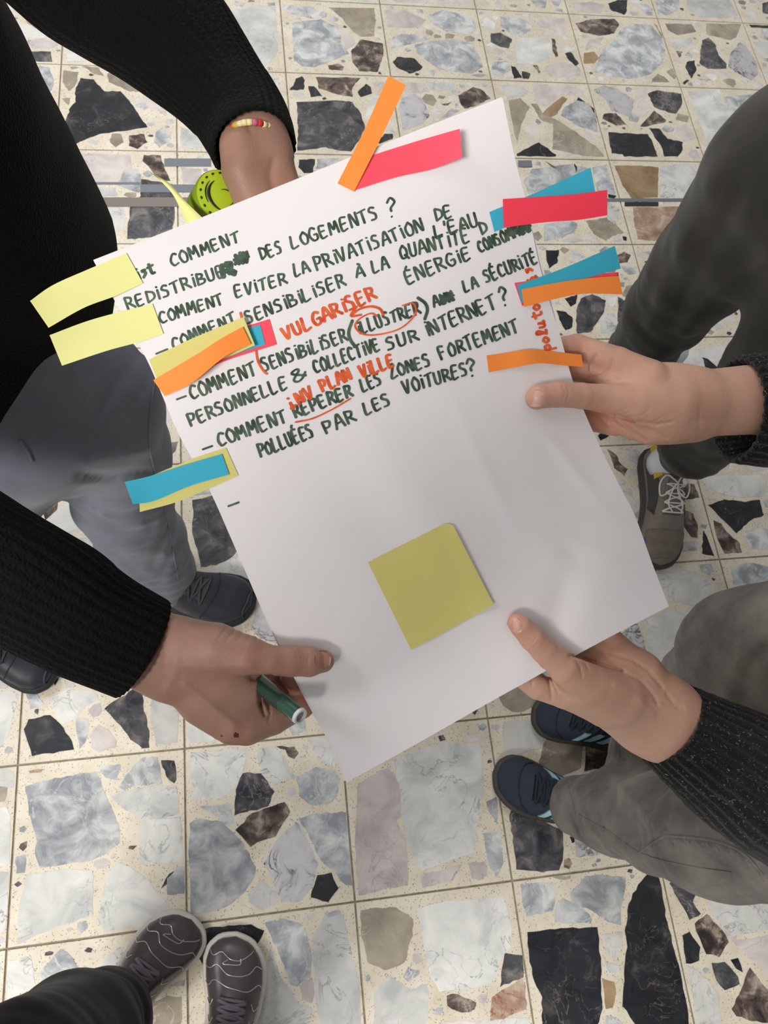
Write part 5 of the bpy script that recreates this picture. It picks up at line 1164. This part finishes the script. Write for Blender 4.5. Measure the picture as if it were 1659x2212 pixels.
# ================================================================ HAND-HELD THINGS
ph = empty('phone', cw(0, .045, -.012), 'unseen black phone held up by the person at the lower left corner, aimed at the sheet', 'phone')  # out of view; added to keep ceiling light off the lower sheet
bmp = bmesh.new(); bmesh.ops.create_cube(bmp, size=1)
for q in bmp.verts: q.co = Vector((q.co.x * .074, q.co.y * .15, q.co.z * .008))
bmesh.ops.bevel(bmp, geom=[e for e in bmp.edges if abs(e.verts[0].co.z - e.verts[1].co.z) > .004], offset=.009, segments=4, affect='EDGES')
for q in bmp.verts: w_ = cam2w(np.array([q.co.x + .024, q.co.y + .052, q.co.z - .014])); q.co = Vector(tuple(w_))
bmesh.ops.recalc_face_normals(bmp, faces=bmp.faces); me = bpy.data.meshes.new('phone_body'); bmp.to_mesh(me); bmp.free(); link('phone_body', me, nm('black_glass', .45, (.02, .02, .022))[0], ph, False)
for k in range(2): mesh('lens', *tube([tuple(cw(.003 + k * .0, .016 + k * .02 - .006 + .01, -.0101)), tuple(cw(.003, .016 + k * .02 + .004, -.0085))], .006, 20), nm('lens_glass', .05, (.01, .01, .015))[0], ph)
rebase(ph)
mk_ = empty('marker_pen', cam2w(cp(610, 1518, -10)), 'dark green marker pen with a pale ring end, held in the lower left fist', 'pen')
MG = nm('dark_green_plastic', .3, S(34, 64, 52), coat=.3)[0]; MG2 = nm('green_cap_plastic', .28, S(44, 82, 66), coat=.3)[0]; MW = nm('pale_grey_plastic', .4, S(206, 208, 208))[0]; MI = nm('grey_plastic_recess', .6, S(128, 128, 130))[0]
A0, A1 = cp(572, 1486, 4), cp(650, 1549, -32); ax_ = (A1 - A0) / np.linalg.norm(A1 - A0); LA = np.linalg.norm(A1 - A0)
pt = lambda t: cam2w(A0 + ax_ * LA * t)
r_ = .0064
def lathe(name, prof, mat):
    P = np.array([pt(t) for t, _ in prof]); ax = pt(1) - pt(0); ax = ax / np.linalg.norm(ax); n1_ = np.cross(ax, (0, 0, 1)); n1_ /= np.linalg.norm(n1_); n2_ = np.cross(ax, n1_); ns = 40; v = []
    for c_, (_, r) in zip(P, prof):
        for j in range(ns): a = 2 * math.pi * j / ns; v.append(c_ + r * (math.cos(a) * n1_ + math.sin(a) * n2_))
    f = [(i * ns + j, i * ns + (j + 1) % ns, (i + 1) * ns + (j + 1) % ns, (i + 1) * ns + j) for i in range(len(P) - 1) for j in range(ns)] + [tuple(range(ns))[::-1], tuple((len(P) - 1) * ns + j for j in range(ns))]
    o = mesh(name, v, f, mat, mk_); o.data.set_sharp_from_angle(angle=.6); return o
lathe('barrel', [(-1.2, .0055), (-.5, .0066), (.0, r_ * 1.03), (.52, r_ * 1.03), (.53, r_ * .98)], MG); lathe('end_cap', [(.53, r_ * 1.0), (.54, r_ * 1.0), (.94, r_ * .93)], MG2)
lathe('end_ring', [(.94, r_ * .95), (.99, r_ * .92), (1.0, r_ * .86), (1.0, r_ * .66), (.95, r_ * .64)], MW); lathe('end_recess', [(.93, r_ * .63), (.955, r_ * .63)], MI); rebase(mk_)
LIME = nm('lime_green_plastic', .35, S(176, 200, 40))[0]; LIMD = nm('olive_band', .5, S(122, 146, 34))[0]; INKB = nm('black_print', .5, S(26, 28, 20))[0]
rl = empty('tape_roll', cam2w(cp(478, 425, 34)), 'lime green roll with black print held behind the top left edge of the sheet', 'tape roll')
c0 = cp(486, 428, 24); axr = np.array([.50, -.12, -.86]); axr /= np.linalg.norm(axr); e1 = np.cross(axr, (0, 1, 0)); e1 /= np.linalg.norm(e1); e2 = np.cross(axr, e1); RR = .0205
def rollp(a, r, z): return cam2w(c0 + axr * z + r * (math.cos(a) * e1 + math.sin(a) * e2))
def rlathe(name, prof, mat, par, ns=56):
    v = [rollp(2 * math.pi * j / ns, r, z) for z, r in prof for j in range(ns)]; f = [(i * ns + j, i * ns + (j + 1) % ns, (i + 1) * ns + (j + 1) % ns, (i + 1) * ns + j) for i in range(len(prof) - 1) for j in range(ns)] + [tuple(range(ns))[::-1], tuple((len(prof) - 1) * ns + j for j in range(ns))]
    o = mesh(name, v, f, mat, par); o.data.set_sharp_from_angle(angle=.6); return o
rlathe('band', [(-.022, RR * .97), (-.021, RR), (-.001, RR), (.0, RR * .97)], LIMD, rl); rlathe('face', [(-.001, RR * .955), (.0006, RR * .95), (.0008, RR * .9)], LIME, rl)
def rmark(a0, a1, r0, r1, w, n=16):
    v = []; 
    for i in range(n + 1):
        t = i / n; a = a0 + (a1 - a0) * t; r = r0 + (r1 - r0) * t; ww = w * (math.sin(math.pi * t) * .9 + .15)
        v += [rollp(a, r - ww, .0012), rollp(a, r + ww, .0012), rollp(a, r - ww, .0007), rollp(a, r + ww, .0007)]
    f = []
    for i in range(n): k = 4 * i; f += [(k, k + 1, k + 5, k + 4), (k + 1, k + 3, k + 7, k + 5), (k, k + 4, k + 6, k + 2)]
    mesh('printed_mark', v, f, INKB, rl)
rmark(2.2, 4.4, RR * .62, RR * .5, RR * .05); rmark(2.4, 3.6, RR * .7, RR * .66, RR * .02)
for k in range(9): rmark(1.7 + k * .32, 1.82 + k * .32, RR * .84, RR * .84, RR * .035, 4)
rmark(5.2, 8.4, RR * .28, RR * .28, RR * .02); 
rebase(rl)
